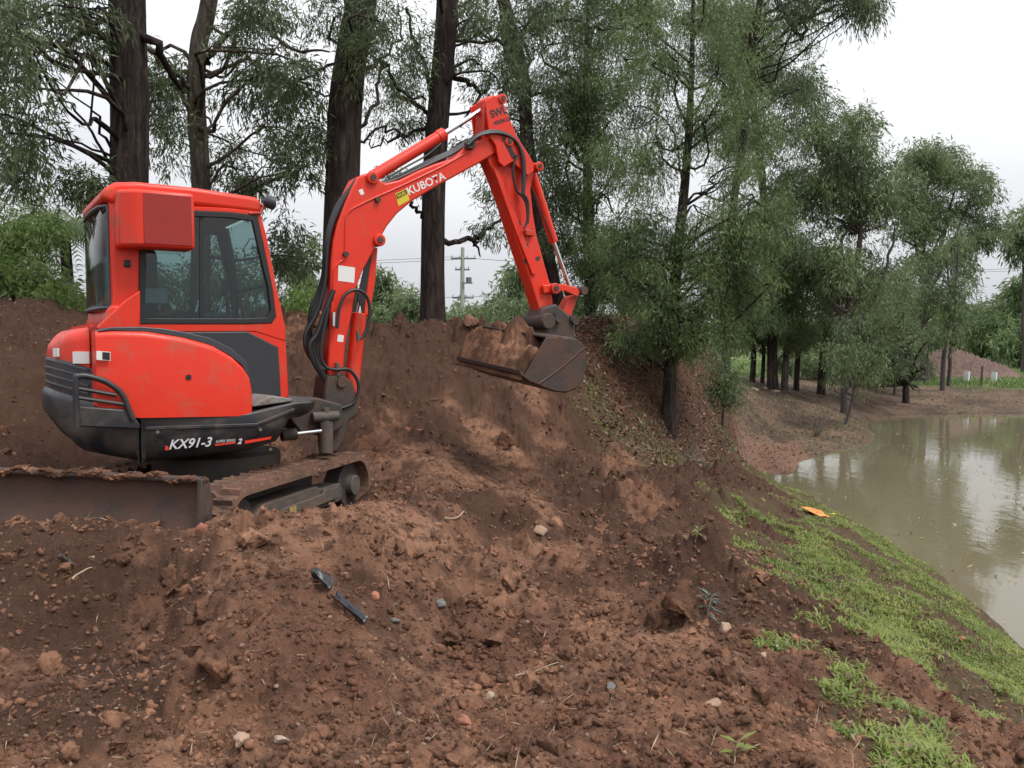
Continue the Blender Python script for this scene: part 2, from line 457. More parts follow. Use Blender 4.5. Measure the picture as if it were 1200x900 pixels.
def mat_soil():
    m, nt, bs = nodes_of('soil_clod')
    pos = geopos(nt)
    d, k, a, b, c = soil_color(nt, pos)
    col = mixc(nt, ramp(nt, noise(nt, 3.1, 3, .6, pos), [(.42, 0), (.6, .9)]), d, k)
    nt.links.new(col, bs.inputs['Base Color'])
    bs.inputs['Roughness'].default_value = .95
    bs.inputs['Specular IOR Level'].default_value = .2
    bump(nt, bs, noise(nt, 70, 5, .7, pos), .8, .015)
    return m
def mat_simple(name, col, rough=.5, metal=0, spec=.5, var=.0, bumps=0, bscale=40, coat=0, dirt=0, dirtcol=(.12, .07, .05), low=None):
    m, nt, bs = nodes_of(name)
    oc = objcoord(nt)
    c = None
    if var:
        c = mixc(nt, noise(nt, 6, 5, .6, oc), tuple(x * (1 - var) for x in col), tuple(min(1, x * (1 + var)) for x in col))
    if dirt:
        base = c if c is not None else col
        f = ramp(nt, noise(nt, 5, 8, .72, oc, .4), [(.62 - dirt * .3, 0), (.86 - dirt * .28, 1)])
        if low is not None:      # mud thrown up from below: thick at the bottom of the thing
            sp = nt.nodes.new('ShaderNodeSeparateXYZ'); nt.links.new(oc, sp.inputs[0])
            mr = nt.nodes.new('ShaderNodeMapRange')
            mr.inputs['From Min'].default_value = low[0]; mr.inputs['From Max'].default_value = low[1]
            mr.inputs['To Min'].default_value = 1; mr.inputs['To Max'].default_value = low[2]
            nt.links.new(sp.outputs[2], mr.inputs['Value'])
            mu = nt.nodes.new('ShaderNodeMath'); mu.operation = 'MULTIPLY'
            nt.links.new(f, mu.inputs[0]); nt.links.new(mr.outputs[0], mu.inputs[1]); f = mu.outputs[0]
        c = mixc(nt, f, base, dirtcol)
        r = mixc(nt, f, (rough,) * 3, (.9,) * 3)
        nt.links.new(r, bs.inputs['Roughness'])
    else:
        bs.inputs['Roughness'].default_value = rough
    if c is not None: nt.links.new(c, bs.inputs['Base Color'])
    else: bs.inputs['Base Color'].default_value = (*col, 1)
    bs.inputs['Metallic'].default_value = metal
    bs.inputs['Specular IOR Level'].default_value = spec
    if coat:
        bs.inputs['Coat Weight'].default_value = coat; bs.inputs['Coat Roughness'].default_value = .12
    if bumps: bump(nt, bs, noise(nt, bscale, 4, .6, oc), bumps, .01)
    return m
def mat_leaf(name, c1, c2, c3, trans=.25, scale=1.2, rough=.5):
    m, nt, bs = nodes_of(name)
    pos = geopos(nt)
    a = noise(nt, scale, 3, .6, pos)
    g = nt.nodes.new('ShaderNodeNewGeometry')
    col = mixc(nt, ramp(nt, a, [(.41, 0), (.60, 1)]), c1, c2)
    col = mixc(nt, ramp(nt, g.outputs['Random Per Island'], [(.55, 0), (1, .9)]), col, c3)
    nt.links.new(col, bs.inputs['Base Color'])
    bs.inputs['Roughness'].default_value = rough
    bs.inputs['Specular IOR Level'].default_value = .3
    tr = nt.nodes.new('ShaderNodeBsdfTranslucent')
    nt.links.new(col, tr.inputs['Color'])
    mx = nt.nodes.new('ShaderNodeMixShader'); mx.inputs[0].default_value = trans
    out = nt.nodes['Material Output']
    nt.links.new(bs.outputs[0], mx.inputs[1]); nt.links.new(tr.outputs[0], mx.inputs[2])
    nt.links.new(mx.outputs[0], out.inputs['Surface'])
    return m
def mat_bark(name, c1, c2, scale=14):
    m, nt, bs = nodes_of(name)
    p = nt.nodes.new('ShaderNodeNewGeometry').outputs['Position']
    mp = nt.nodes.new('ShaderNodeMapping'); mp.inputs['Scale'].default_value = (1, 1, .16)
    nt.links.new(p, mp.inputs['Vector'])
    a = noise(nt, scale, 6, .7, mp.outputs[0], .6)
    r = ramp(nt, a, [(.38, 0), (.62, 1)])
    nt.links.new(mixc(nt, r, c1, c2), bs.inputs['Base Color'])
    bs.inputs['Roughness'].default_value = .95
    bs.inputs['Specular IOR Level'].default_value = .15
    bump(nt, bs, r, 1.0, .03)
    return m

M = {}
M['ground'] = mat_ground()
M['soil'] = mat_soil()
M['bark_dark'] = mat_bark('dark_bark', (.022, .017, .016), (.085, .064, .058))
M['bark_grey'] = mat_bark('grey_bark', (.06, .05, .042), (.19, .155, .13), 10)
M['bark_far'] = mat_simple('thin_bark', (.07, .055, .05), .9, var=.4)
M['euc'] = mat_leaf('gum_leaf', (.055, .085, .042), (.110, .150, .068), (.180, .205, .105), .38)
M['feather'] = mat_leaf('wattle_leaf', (.066, .112, .045), (.165, .235, .085), (.24, .28, .14), .40, 1.5)
M['bright'] = mat_leaf('lush_leaf', (.075, .135, .032), (.155, .235, .060), (.21, .27, .09), .4, .9)
M['mid'] = mat_leaf('paperbark_leaf', (.085, .130, .060), (.180, .240, .105), (.24, .28, .15), .38, .7)
M['grassy'] = mat_leaf('grass_blade', (.160, .225, .050), (.280, .345, .090), (.30, .26, .13), .38, 1.5)
M['paddock'] = mat_leaf('paddock_grass', (.13, .21, .06), (.20, .29, .09), (.24, .27, .13), .35, .3)
M['litter'] = mat_leaf('litter_flake', (.070, .036, .024), (.155, .078, .048), (.31, .22, .155), .05, 3)
M['straw'] = mat_simple('straw', (.36, .27, .18), .8, var=.3)

# ------------------------------------------------------------------ terrain mesh
def polar_axes():
    az = np.concatenate([np.linspace(-180, -48, 90, endpoint=False), np.linspace(-48, -36, 60, endpoint=False),
                         np.linspace(-36, 36, 880, endpoint=False), np.linspace(36, 48, 60, endpoint=False), np.linspace(48, 180, 90)])
    rr = [0.25]
    while rr[-1] < 2.1: rr.append(rr[-1] * 1.03)
    while rr[-1] < 45: rr.append(rr[-1] * 1.0042)
    while rr[-1] < 1500: rr.append(rr[-1] * 1.03)
    return np.radians(az), np.array(rr)
def build_terrain():
    az, rr = polar_axes()
    A, B = np.meshgrid(az, rr)
    x = (B * np.sin(A)).ravel(); y = (B * np.cos(A)).ravel()
    z, W = ground(x, y)
    # distant land flattens out
    na, nr = len(az), len(rr)
    v = np.stack([x, y, z], 1)
    i = np.arange(nr - 1)[:, None] * na + np.arange(na - 1)[None]
    q = np.stack([i, i + na, i + na + 1, i + 1], -1).reshape(-1, 4)
    # centre cap
    c = len(v)
    v = np.vstack([v, [[0, 0, z[:na].mean()]]])
    t = np.stack([np.arange(na - 1), np.arange(na - 1) + 1, np.full(na - 1, c)], 1)
    me = np_mesh('ground', v, q[:, ::1], t)
    W = np.vstack([W, W[:1]])
    me.polygons.foreach_set('use_smooth', np.ones(len(me.polygons), bool))
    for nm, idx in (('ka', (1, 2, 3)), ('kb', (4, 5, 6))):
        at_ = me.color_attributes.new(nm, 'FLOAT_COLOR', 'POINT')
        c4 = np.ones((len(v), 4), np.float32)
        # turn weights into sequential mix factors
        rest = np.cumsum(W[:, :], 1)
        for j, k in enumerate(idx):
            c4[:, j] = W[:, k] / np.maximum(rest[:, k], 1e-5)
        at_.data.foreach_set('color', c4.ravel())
    o = link('ground', me, M['ground'], smooth=False)
    tag(o, kind='structure')
    return o
build_terrain()

# ------------------------------------------------------------------ pond
def mat_water():
    m, nt, bs = nodes_of('pond_water')
    pos = geopos(nt)
    a = noise(nt, .25, 3, .5, pos)
    nt.links.new(mixc(nt, a, (.135, .115, .070), (.175, .150, .095)), bs.inputs['Base Color'])
    bs.inputs['Roughness'].default_value = .025
    bs.inputs['IOR'].default_value = 1.33
    mp = nt.nodes.new('ShaderNodeMapping'); mp.inputs['Scale'].default_value = (1, .55, 1)
    nt.links.new(pos, mp.inputs['Vector'])
    h = noise(nt, 3.2, 4, .6, mp.outputs[0], .3)
    # breeze patches: ripples are stronger where a wind patch touches the water
    pt = ramp(nt, noise(nt, .16, 2, .5, pos), [(.45, .25), (.62, 1)])
    bump(nt, bs, h, .10, .08)
    b_ = [n for n in nt.nodes if n.type == 'BUMP'][0]
    mu = nt.nodes.new('ShaderNodeMath'); mu.operation = 'MULTIPLY'; mu.inputs[1].default_value = .09
    nt.links.new(pt, mu.inputs[0]); nt.links.new(mu.outputs[0], b_.inputs['Strength'])
    return m
M['water'] = mat_water()
w_me = np_mesh('pond_water', np.array([(3, 3, WZ), (48, 3, WZ), (48, 40, WZ), (3, 40, WZ)], float), [[0, 1, 2, 3]])
tag(link('pond_water', w_me, M['water'], smooth=False), kind='structure')
# pale dry scum of silt along the far waterline
# ================================================================== EXCAVATOR
M['red'] = mat_simple('orange_red_paint', (.68, .034, .014), .40, spec=.35, var=.10, coat=.10, dirt=.30, dirtcol=(.36, .10, .06))
M['red_dull'] = mat_simple('worn_red_paint', (.52, .036, .018), .45, var=.12, dirt=.42, dirtcol=(.17, .07, .045))
M['red_vent'] = mat_simple('dark_red_mesh', (.30, .024, .019), .8, var=.15, bumps=.3, bscale=300)
M['black'] = mat_simple('black_plastic', (.020, .021, .026), .38, var=.2, dirt=.62, dirtcol=(.13, .095, .076), low=(.55, 1.3, .15))
M['black_clean'] = mat_simple('dark_grey_panel', (.028, .030, .036), .5, var=.1)
M['trim'] = mat_simple('charcoal_trim', (.045, .048, .058), .38, var=.1)
M['iron'] = mat_simple('muddy_iron', (.045, .040, .038), .6, metal=.2, var=.3, dirt=.7, dirtcol=(.105, .062, .044), bumps=.5, bscale=30)
M['blade'] = mat_simple('mud_caked_blade', (.026, .022, .022), .6, var=.4, dirt=1.25, dirtcol=(.080, .042, .029), bumps=1, bscale=14)
M['steel_worn'] = mat_simple('worn_bucket_steel', (.055, .045, .042), .5, metal=.35, var=.4, dirt=.75, dirtcol=(.115, .062, .045), bumps=.4, bscale=25)
M['chrome'] = mat_simple('chrome_rod', (.72, .73, .75), .12, metal=1)
M['hose'] = mat_simple('hose_rubber', (.016, .016, .018), .45)
M['rubber'] = mat_simple('track_rubber', (.050, .038, .032), .85, var=.3, dirt=1.2, dirtcol=(.165, .088, .058), bumps=.9, bscale=28)
M['frame_grey'] = mat_simple('muddy_frame', (.075, .066, .056), .7, var=.3, dirt=.6, dirtcol=(.15, .095, .068), bumps=.5)
M['white_dec'] = mat_simple('white_decal', (.72, .72, .70), .5)
M['grey_dec'] = mat_simple('silver_decal', (.55, .55, .56), .4)
M['yellow_dec'] = mat_simple('yellow_decal', (.62, .50, .03), .5)
M['yellow_old'] = mat_simple('faded_yellow_paint', (.42, .30, .07), .7, dirt=.6)
M['black_dec'] = mat_simple('black_decal', (.015, .015, .016), .5)
M['grip'] = mat_simple('grip_plate', (.22, .21, .20), .8, var=.25, dirt=.6, bumps=1, bscale=55)
M['seat'] = mat_simple('seat_vinyl', (.03, .03, .033), .6)
M['skin_dirt'] = M['soil']
M['paper'] = mat_simple('paper_notice', (.50, .58, .62), .7)
def mat_glass(name, tint=(.52, .62, .62)):
    m, nt, bs = nodes_of(name)
    tr = nt.nodes.new('ShaderNodeBsdfTransparent'); tr.inputs[0].default_value = (*tint, 1)
    gl = nt.nodes.new('ShaderNodeBsdfGlossy'); gl.inputs['Roughness'].default_value = .02
    fr = nt.nodes.new('ShaderNodeLayerWeight'); fr.inputs['Blend'].default_value = .5
    pw = nt.nodes.new('ShaderNodeMath'); pw.operation = 'POWER'; pw.inputs[1].default_value = 3.5
    nt.links.new(fr.outputs['Facing'], pw.inputs[0])
    ad = nt.nodes.new('ShaderNodeMath'); ad.operation = 'MULTIPLY_ADD'; ad.inputs[1].default_value = .6; ad.inputs[2].default_value = .05
    nt.links.new(pw.outputs[0], ad.inputs[0])
    mx = nt.nodes.new('ShaderNodeMixShader')
    nt.links.new(ad.outputs[0], mx.inputs[0]); nt.links.new(tr.outputs[0], mx.inputs[1]); nt.links.new(gl.outputs[0], mx.inputs[2])
    nt.links.new(mx.outputs[0], nt.nodes['Material Output'].inputs['Surface'])
    return m
M['glass'] = mat_glass('cab_glass')
def mat_clear(name, tint):
    m, nt, bs = nodes_of(name)
    tr = nt.nodes.new('ShaderNodeBsdfTransparent'); tr.inputs[0].default_value = (*tint, 1)
    nt.links.new(tr.outputs[0], nt.nodes['Material Output'].inputs['Surface'])
    return m
M['glass_clear'] = mat_clear('tinted_clear_glass', (.74, .82, .81))
M['glass_dark'] = mat_glass('rear_glass', (.40, .52, .50))

HEAD = R(33)
EX = Vector((-2.22, 6.40, 0.0))
CH, SH = math.cos(HEAD), math.sin(HEAD)
exc = empty('excavator', EX, HEAD)
tag(exc, 'orange red tracked mini excavator with closed cab digging on the brown soil bank', 'excavator')
def ex(px, py, v=0.0):
    """machine coordinates (forward u, height z) of the point of the upright plane y = v seen at a photo pixel"""
    r = ray(px, py)
    o = Vector((0, 0, CAMZ)) - EX
    ou = o.x * CH + o.y * SH; ov = -o.x * SH + o.y * CH
    ru = r.x * CH + r.y * SH; rv = -r.x * SH + r.y * CH
    t = (v - ov) / rv
    return ou + t * ru, o.z + t * r.z
def exl(pts, v=0.0):
    return [ex(x, y, v) for x, y in pts]
def bm_new(): return bmesh.new()
def prism_bm(bm, pts, v0, v1):
    """plate with outline pts (u,z), from y=v0 to y=v1"""
    a = [bm.verts.new((u, v0, z)) for u, z in pts]
    b = [bm.verts.new((u, v1, z)) for u, z in pts]
    n = len(pts)
    bm.faces.new(a); bm.faces.new(b[::-1])
    for i in range(n):
        bm.faces.new((a[i], b[i], b[(i + 1) % n], a[(i + 1) % n]))
def bm_done(bm, name):
    bmesh.ops.recalc_face_normals(bm, faces=bm.faces[:])
    me = bpy.data.meshes.new(name); bm.to_mesh(me); bm.free()
    return me
def prism(name, pts, v0, v1, mat, parent, bevel=.012, seg=2, **k):
    bm = bm_new(); prism_bm(bm, pts, v0, v1)
    return link(name, bm_done(bm, name), mat, parent, bevel=bevel, seg=seg, **k)
def ring_plate(name, outer, inner, v0, v1, mat, parent, bevel=.01):
    """plate with a window hole; outer and inner lists match one to one"""
    bm = bm_new(); n = len(outer)
    L = []
    for v in (v0, v1):
        L.append([bm.verts.new((u, v, z)) for u, z in outer]); L.append([bm.verts.new((u, v, z)) for u, z in inner])
    for i in range(n):
        j = (i + 1) % n
        bm.faces.new((L[0][i], L[0][j], L[1][j], L[1][i]))
        bm.faces.new((L[2][i], L[3][i], L[3][j], L[2][j]))
        bm.faces.new((L[0][i], L[2][i], L[2][j], L[0][j]))
        bm.faces.new((L[1][i], L[1][j], L[3][j], L[3][i]))
    return link(name, bm_done(bm, name), mat, parent, bevel=bevel)
def tube_bm(bm, pts, rads, seg=10, cap=True):
    pts = [Vector(p) for p in pts]
    if not hasattr(rads, '__len__'): rads = [rads] * len(pts)
    rings = []
    up = Vector((0, 0, 1))
    for i, p in enumerate(pts):
        t = (pts[min(i + 1, len(pts) - 1)] - pts[max(i - 1, 0)]).normalized()
        a = t.cross(up)
        if a.length < .05: a = t.cross(Vector((1, 0, 0)))
        a.normalize(); b = t.cross(a).normalized()
        if rings and a.dot(pa) < 0: a = -a; b = -b
        pa = a
        rings.append([bm.verts.new(p + (a * math.cos(2 * math.pi * k / seg) + b * math.sin(2 * math.pi * k / seg)) * rads[i]) for k in range(seg)])
    for i in range(len(rings) - 1):
        for k in range(seg):
            bm.faces.new((rings[i][k], rings[i][(k + 1) % seg], rings[i + 1][(k + 1) % seg], rings[i + 1][k]))
    if cap:
        bm.faces.new(rings[0][::-1]); bm.faces.new(rings[-1])
def spline(pts, n=8):
    """Catmull-Rom through pts"""
    P = [Vector(p) for p in pts]
    P = [P[0] * 2 - P[1]] + P + [P[-1] * 2 - P[-2]]
    out = []
    for i in range(1, len(P) - 2):
        for k in range(n):
            t = k / n
            a, b, c, d = P[i - 1], P[i], P[i + 1], P[i + 2]
            out.append(.5 * ((2 * b) + (c - a) * t + (2 * a - 5 * b + 4 * c - d) * t * t + (3 * b - a - 3 * c + d) * t ** 3))
    out.append(P[-2])
    return out
def tube(name, pts, rad, mat, parent, seg=12, curve=False, **k):
    bm = bm_new()
    if curve: pts = spline(pts)
    tube_bm(bm, pts, rad, seg)
    return link(name, bm_done(bm, name), mat, parent, **k)
def e3(px, py, v):
    u, z = ex(px, py, v)
    return Vector((u, v, z))
def box_bm(bm, a, b):
    x0, y0, z0 = a; x1, y1, z1 = b
    vs = [bm.verts.new(p) for p in ((x0, y0, z0), (x1, y0, z0), (x1, y1, z0), (x0, y1, z0), (x0, y0, z1), (x1, y0, z1), (x1, y1, z1), (x0, y1, z1))]
    for f in ((0, 3, 2, 1), (4, 5, 6, 7), (0, 1, 5, 4), (1, 2, 6, 5), (2, 3, 7, 6), (3, 0, 4, 7)):
        bm.faces.new([vs[i] for i in f])
def box(name, a, b, mat, parent, bevel=.008, **k):
    bm = bm_new(); box_bm(bm, a, b)
    return link(name, bm_done(bm, name), mat, parent, bevel=bevel, **k)
def text(name, body, p0, p1, v, h, mat, parent, shear=0.0, bold=.0, thick=.0015, outward=-1):
    """lettering on a side plate (plane y=v), its baseline running from p0 to p1 given as (u,z)"""
    cu = bpy.data.curves.new(name, 'FONT'); cu.body = body; cu.size = 1; cu.shear = shear; cu.offset = bold; cu.extrude = 0
    tmp = bpy.data.objects.new('tmp_text', cu); COL.objects.link(tmp)
    bpy.context.view_layer.update()
    me = bpy.data.meshes.new_from_object(tmp.evaluated_get(bpy.context.evaluated_depsgraph_get()))
    bpy.data.objects.remove(tmp)
    n = len(me.vertices); co = np.empty(n * 3, np.float32); me.vertices.foreach_get('co', co); co = co.reshape(-1, 3)
    lo = co.min(0); hi = co.max(0)
    d = Vector((p1[0] - p0[0], 0, p1[1] - p0[1])); L = d.length; d.normalize()
    up = Vector((-d.z, 0, d.x))
    a = (co[:, 0] - lo[0]) / (hi[0] - lo[0]) * L; b = (co[:, 1] - lo[1]) / (hi[1] - lo[1]) * h
    out = np.stack([p0[0] + a * d.x + b * up.x, np.full(n, v + outward * thick), p0[1] + a * d.z + b * up.z], 1)
    me.vertices.foreach_set('co', out.astype(np.float32).ravel())
    me.materials.clear()
    return link(name, me, mat, parent, smooth=False)
def decal(name, pts, v, mat, parent, t=.002):
    return prism(name, pts, v - t, v, mat, parent, bevel=0, smooth=False)

# ---- plan outline of the slewing body (machine coordinates)
BW = .76
def plan(uc=-.05, rear=1.10, front=.60, b=BW, nr=2.7, nf=9.0, n=26):
    """near side points from the tail tip to the nose, (u, v<=0)"""
    pts = []
    for i in range(n + 1):
        t = math.pi * i / n           # 0 tail .. pi nose
        c, s = -math.cos(t), math.sin(t)
        e = nr if c < 0 else nf
        rr = (abs(c) ** e + abs(s) ** e) ** (-1 / e)
        u = c * rr * (rear if c < 0 else front)
        v = -s * rr * b
        pts.append((uc + u, v))
    return pts
def shell(name, near, ztop, zbot, r, mat, parent, rb=0.0, far=None, bevel=0, lock=None):
    """closed body over a plan outline: near = points with v<=0, far = matching points (mirrored when None)"""
    if far is None: far = [(u, -v) for u, v in near]
    n = len(near)
    loop = near + far[::-1]
    # remove duplicate ends
    if (Vector(near[-1]) - Vector(far[-1])).length < 1e-4: loop = near + far[::-1][1:]
    dup0 = (Vector(near[0]) - Vector(far[0])).length < 1e-4
    if dup0: loop = loop[:-1]
    m = len(loop)
    def inset(d):
        out = []
        for i in range(m):
            a = Vector(loop[i - 1]); b = Vector(loop[i]); c = Vector(loop[(i + 1) % m])
            t = (c - a)
            if t.length < 1e-6: t = Vector((1, 0))
            t.normalize(); nrm = Vector((-t.y, t.x))
            out.append((b.x + nrm.x * d, b.y + nrm.y * d))
        return out
    # orientation check
    area = sum(loop[i][0] * loop[(i + 1) % m][1] - loop[(i + 1) % m][0] * loop[i][1] for i in range(m))
    sg = 1 if area > 0 else -1
    layers = []
    if rb > 0:
        for k in range(4):
            a = math.pi / 2 * k / 4
            layers.append(('b', rb * (1 - math.cos(a)) , rb * (1 - math.sin(a))))
        layers = [('b', rb * (1 - math.cos(math.pi / 2 * k / 4)), rb * (1 - math.sin(math.pi / 2 * k / 4))) for k in range(5)]
        layers = [('b', z, i_) for (_, z, i_) in layers]
    else:
        layers = [('b', 0, 0)]
    for k in range(5):
        a = math.pi / 2 * k / 4
        layers.append(('t', r * (1 - math.sin(a)), r * (1 - math.cos(a))))
    bm = bm_new(); rings = []
    for kind, dz, ins in layers:
        pts = inset(ins * sg)
        ring = []
        for i, (u, v) in enumerate(pts):
            u0, v0 = loop[i]
            if lock is not None and abs(u0 - lock) < .012: u = u0
            zt, zb = ztop(u0), zbot(u0)
            rr_ = min(1.0, (zt - zb) / max(1e-4, (r + rb)))
            ring.append(bm.verts.new((u, v, (zb + dz * rr_) if kind == 'b' else (zt - dz * rr_))))
        rings.append(ring)
    for a, b in zip(rings, rings[1:]):
        for i in range(m):
            j = (i + 1) % m
            bm.faces.new((a[i], a[j], b[j], b[i]))
    for ring in (rings[0], rings[-1]):
        lo, hi = 0, m - 1
        if dup0:
            bm.faces.new((ring[0], ring[1], ring[m - 1])); lo, hi = 1, m - 1
        while hi - lo > 2:
            bm.faces.new((ring[lo], ring[lo + 1], ring[hi - 1], ring[hi])); lo += 1; hi -= 1
        if hi - lo == 2: bm.faces.new((ring[lo], ring[lo + 1], ring[hi]))
    return link(name, bm_done(bm, name), mat, parent, bevel=bevel)
def lerp_fn(tab):
    xs = [a for a, _ in tab]; ys = [b for _, b in tab]
    return lambda u: float(np.interp(u, xs, ys))
def tabz(pxs, v):
    t = sorted(ex(x, y, v) for x, y in pxs)
    return t

# ---- skirt: rear counterweight and front side skirt
zb = lerp_fn(tabz([(52, 470), (60, 508), (90, 538), (168, 546), (300, 530), (330, 520), (345, 492)], -.76))
zt = lerp_fn(tabz([(52, 457), (90, 466), (160, 486), (290, 484), (345, 471)], -.76))
full = plan()
seam_u = ex(166, 500, -.76)[0]
def clip_plan(pts, u0=None, u1=None):
    out = []
    for i, p in enumerate(pts):
        if (u0 is None or p[0] >= u0) and (u1 is None or p[0] <= u1): out.append(p)
        if i + 1 < len(pts):
            q = pts[i + 1]
            for uu in (u0, u1):
                if uu is not None and (p[0] - uu) * (q[0] - uu) < 0:
                    t = (uu - p[0]) / (q[0] - p[0]); out.append((uu, p[1] + t * (q[1] - p[1])))
    return out
def dens(pts, k=3):
    out = []
    for a, b in zip(pts, pts[1:]):
        for i in range(k): out.append((a[0] + (b[0] - a[0]) * i / k, a[1] + (b[1] - a[1]) * i / k))
    out.append(pts[-1]); return out
cw = shell('counterweight', dens(clip_plan(full, None, seam_u - .006)), zt, zb, .05, M['black'], exc, rb=.16, lock=seam_u - .006)
sk = shell('side_skirt', dens(clip_plan(full, seam_u + .006, None)), zt, zb, .02, M['black'], exc, rb=.16, lock=seam_u + .006)
# grip step on the front corner of the skirt
prism('step_plate', [(ex(296, 480, -.74)[0], zt(.2) + .002), (ex(343, 472, -.74)[0], zt(.5) + .004), (ex(343, 472, -.74)[0], zt(.5) + .022), (ex(318, 466, -.74)[0], zt(.3) + .05), (ex(298, 470, -.74)[0], zt(.2) + .02)], -.745, -.30, M['grip'], exc, bevel=.006)
prism('side_rib', exl([(170, 500), (300, 496), (345, 478), (345, 482), (300, 500), (170, 504)], -.765), -.772, -.755, M['black'], exc, bevel=.004)
# decals on the skirt
def tdec(name, body, a, b, v, hpx, mat, shear=0, bold=0, par=exc):
    p0 = ex(*a, v); p1 = ex(*b, v); h = ex(a[0], a[1] - hpx, v)[1] - p0[1]
    return text(name, body, p0, p1, v, h, mat, par, shear, bold)
tdec('model_lettering', 'KX91-3', (198, 527), (249, 523), -.765, 11.5, M['grey_dec'], .35, .018, sk)
tdec('small_lettering', 'SUPER SERIES', (253, 519), (276, 517.5), -.765, 3.2, M['grey_dec'], .2, .0, sk)
tdec('small_lettering', '2', (278, 520.5), (284, 520), -.765, 6.5, M['grey_dec'], .35, .03, sk)
decal('red_stripe', exl([(252, 522.5), (276, 519.5), (276, 517.8), (252, 520.5)], -.765), -.765, M['red'], sk)
decal('red_stripe', exl([(287, 520), (317, 514.5), (318, 511.6), (287, 516.5)], -.765), -.765, M['red'], sk)
decal('red_mark', exl([(193, 527), (197, 528), (197, 523), (194, 522)], -.765), -.765, M['red'], sk)
for (a, b) in ((184, 506), (304, 503), (316, 526)):
    p = e3(a, b, -.76)
    tube('bolt', [p, p + Vector((0, -.022, 0))], .012, M['chrome'], sk, 8)

# ---- red bodywork
mid_u = ex(111, 430, -.72)[0]
zh = lerp_fn(tabz([(60, 410), (66, 396), (80, 385), (111, 379), (170, 386)], -.70))
zhb = lambda u: zt(u) + .14
hood_plan = plan(uc=-.05, rear=1.06, front=.62, b=.735, nr=2.7)
shell('rear_hood', dens(clip_plan(hood_plan, None, mid_u - .004)), zh, zhb, .10, M['red'], exc, lock=mid_u - .004)
shell('rear_grille', dens(clip_plan(plan(uc=-.05, rear=1.068, front=.62, b=.742, nr=2.7), None, mid_u + .10)), lambda u: zt(u) + .21, lambda u: zt(u) - .02, .01, M['black'], exc)
for k in range(4):
    off = .035 + k * .05
    shell('grille_slat', dens(clip_plan(plan(uc=-.05, rear=1.078, front=.62, b=.750, nr=2.7), None, mid_u - .02)), lambda u, o=off: zt(u) + o + .012, lambda u, o=off: zt(u) + o, .004, M['trim'], exc)
ctop = [(108, 388), (130, 386.5), (170, 388), (214, 395), (248, 404), (270, 416), (284, 428), (292, 440), (296, 455)]
zc = lerp_fn([(u, z) for u, z in tabz(ctop, -.74)] + [(ex(297, 462, -.74)[0], ex(297, 470, -.74)[1])])
cfront = ex(296.5, 460, -.74)[0]
near = [(mid_u + .004, -.735)] + [(mid_u + .004 + (cfront - mid_u - .03) * i / 24, -.755 - .02 * math.sin(math.pi * i / 24)) for i in range(25)]
near += [(cfront - .012, -.745), (cfront, -.715), (cfront + .004, -.66)]
far = [(u, -.24) for u, v in near]
cov = shell('side_cover', near, zc, lambda u: zt(u) - .02, .045, M['red'], exc, far=far, lock=mid_u + .004)
p = e3(221, 442, -.776)
tube('lock_hole', [p + Vector((0, .01, 0)), p + Vector((0, -.004, 0))], .018, M['black_dec'], cov, 14)
# trim strip arching over the cover
strip = exl([(114, 388), (130, 383.5), (165, 383), (190, 385), (215, 389), (245, 396), (270, 408), (288, 424), (292, 436)], -.73)
inn = exl([(288, 438), (283, 428), (268, 416), (246, 404.5), (214, 395.5), (190, 391.5), (165, 389), (130, 387.5), (116, 389)], -.73)
prism('trim_strip', strip + inn, -.745, -.28, M['trim'], exc, bevel=.012)
# labels on the bodywork
decal('warning_label', exl([(113, 411), (129.5, 412.5), (129.5, 423), (113, 421.5)], -.781), -.781, M['white_dec'], cov)
decal('label_print', exl([(120, 412.5), (128.7, 413.2), (128.7, 422), (120, 421)], -.784), -.784, M['black_dec'], cov)

# curved rear labels sit tangent on the hood
def on_tail(px, py, wpx, hpx, name, mat, lift=.004, txt=None):
    """small plate lying on the tail surface at a photo pixel"""
    pl = dens(clip_plan(hood_plan, None, mid_u), 6)
    best = None
    for i in range(len(pl) - 1):
        u, v = pl[i]; w = Vector((EX.x + u * CH - v * SH, EX.y + u * SH + v * CH, 0))
        q = 600 + w.x / w.y * 1000 / 1.0
        if best is None or abs(q - px) < best[0]: best = (abs(q - px), i, w)
    i = best[1]; a = Vector(pl[i]); b = Vector(pl[i + 1]); w = best[2]
    t = (b - a).normalized(); nrm = Vector((t.y, -t.x))
    z = at(px, py, w.y).z
    sc = w.y / 1000.
    view = Vector((w.x * CH + w.y * SH, -w.x * SH + w.y * CH)).normalized()
    wid = wpx * sc / max(.3, abs(t.dot(Vector((-view.y, view.x))))); h = hpx * sc
    bm = bm_new()
    c = a + nrm * lift
    vs = []
    for (s, k) in ((-.5, -.5), (.5, -.5), (.5, .5), (-.5, .5)):
        p_ = c + t * wid * s
        vs.append(bm.verts.new((p_.x, p_.y, z + h * k)))
    bm.faces.new(vs)
    r_ = bmesh.ops.extrude_face_region(bm, geom=bm.faces[:])
    for v_ in [g for g in r_['geom'] if isinstance(g, bmesh.types.BMVert)]:
        v_.co.x -= nrm.x * .012; v_.co.y -= nrm.y * .012
    return link(name, bm_done(bm, name), mat, exc, smooth=False)
on_tail(96, 419, 17, 14, 'warning_label', M['white_dec'], .012)
on_tail(67, 413, 5, 10, 'maker_plate', M['white_dec'], .014)

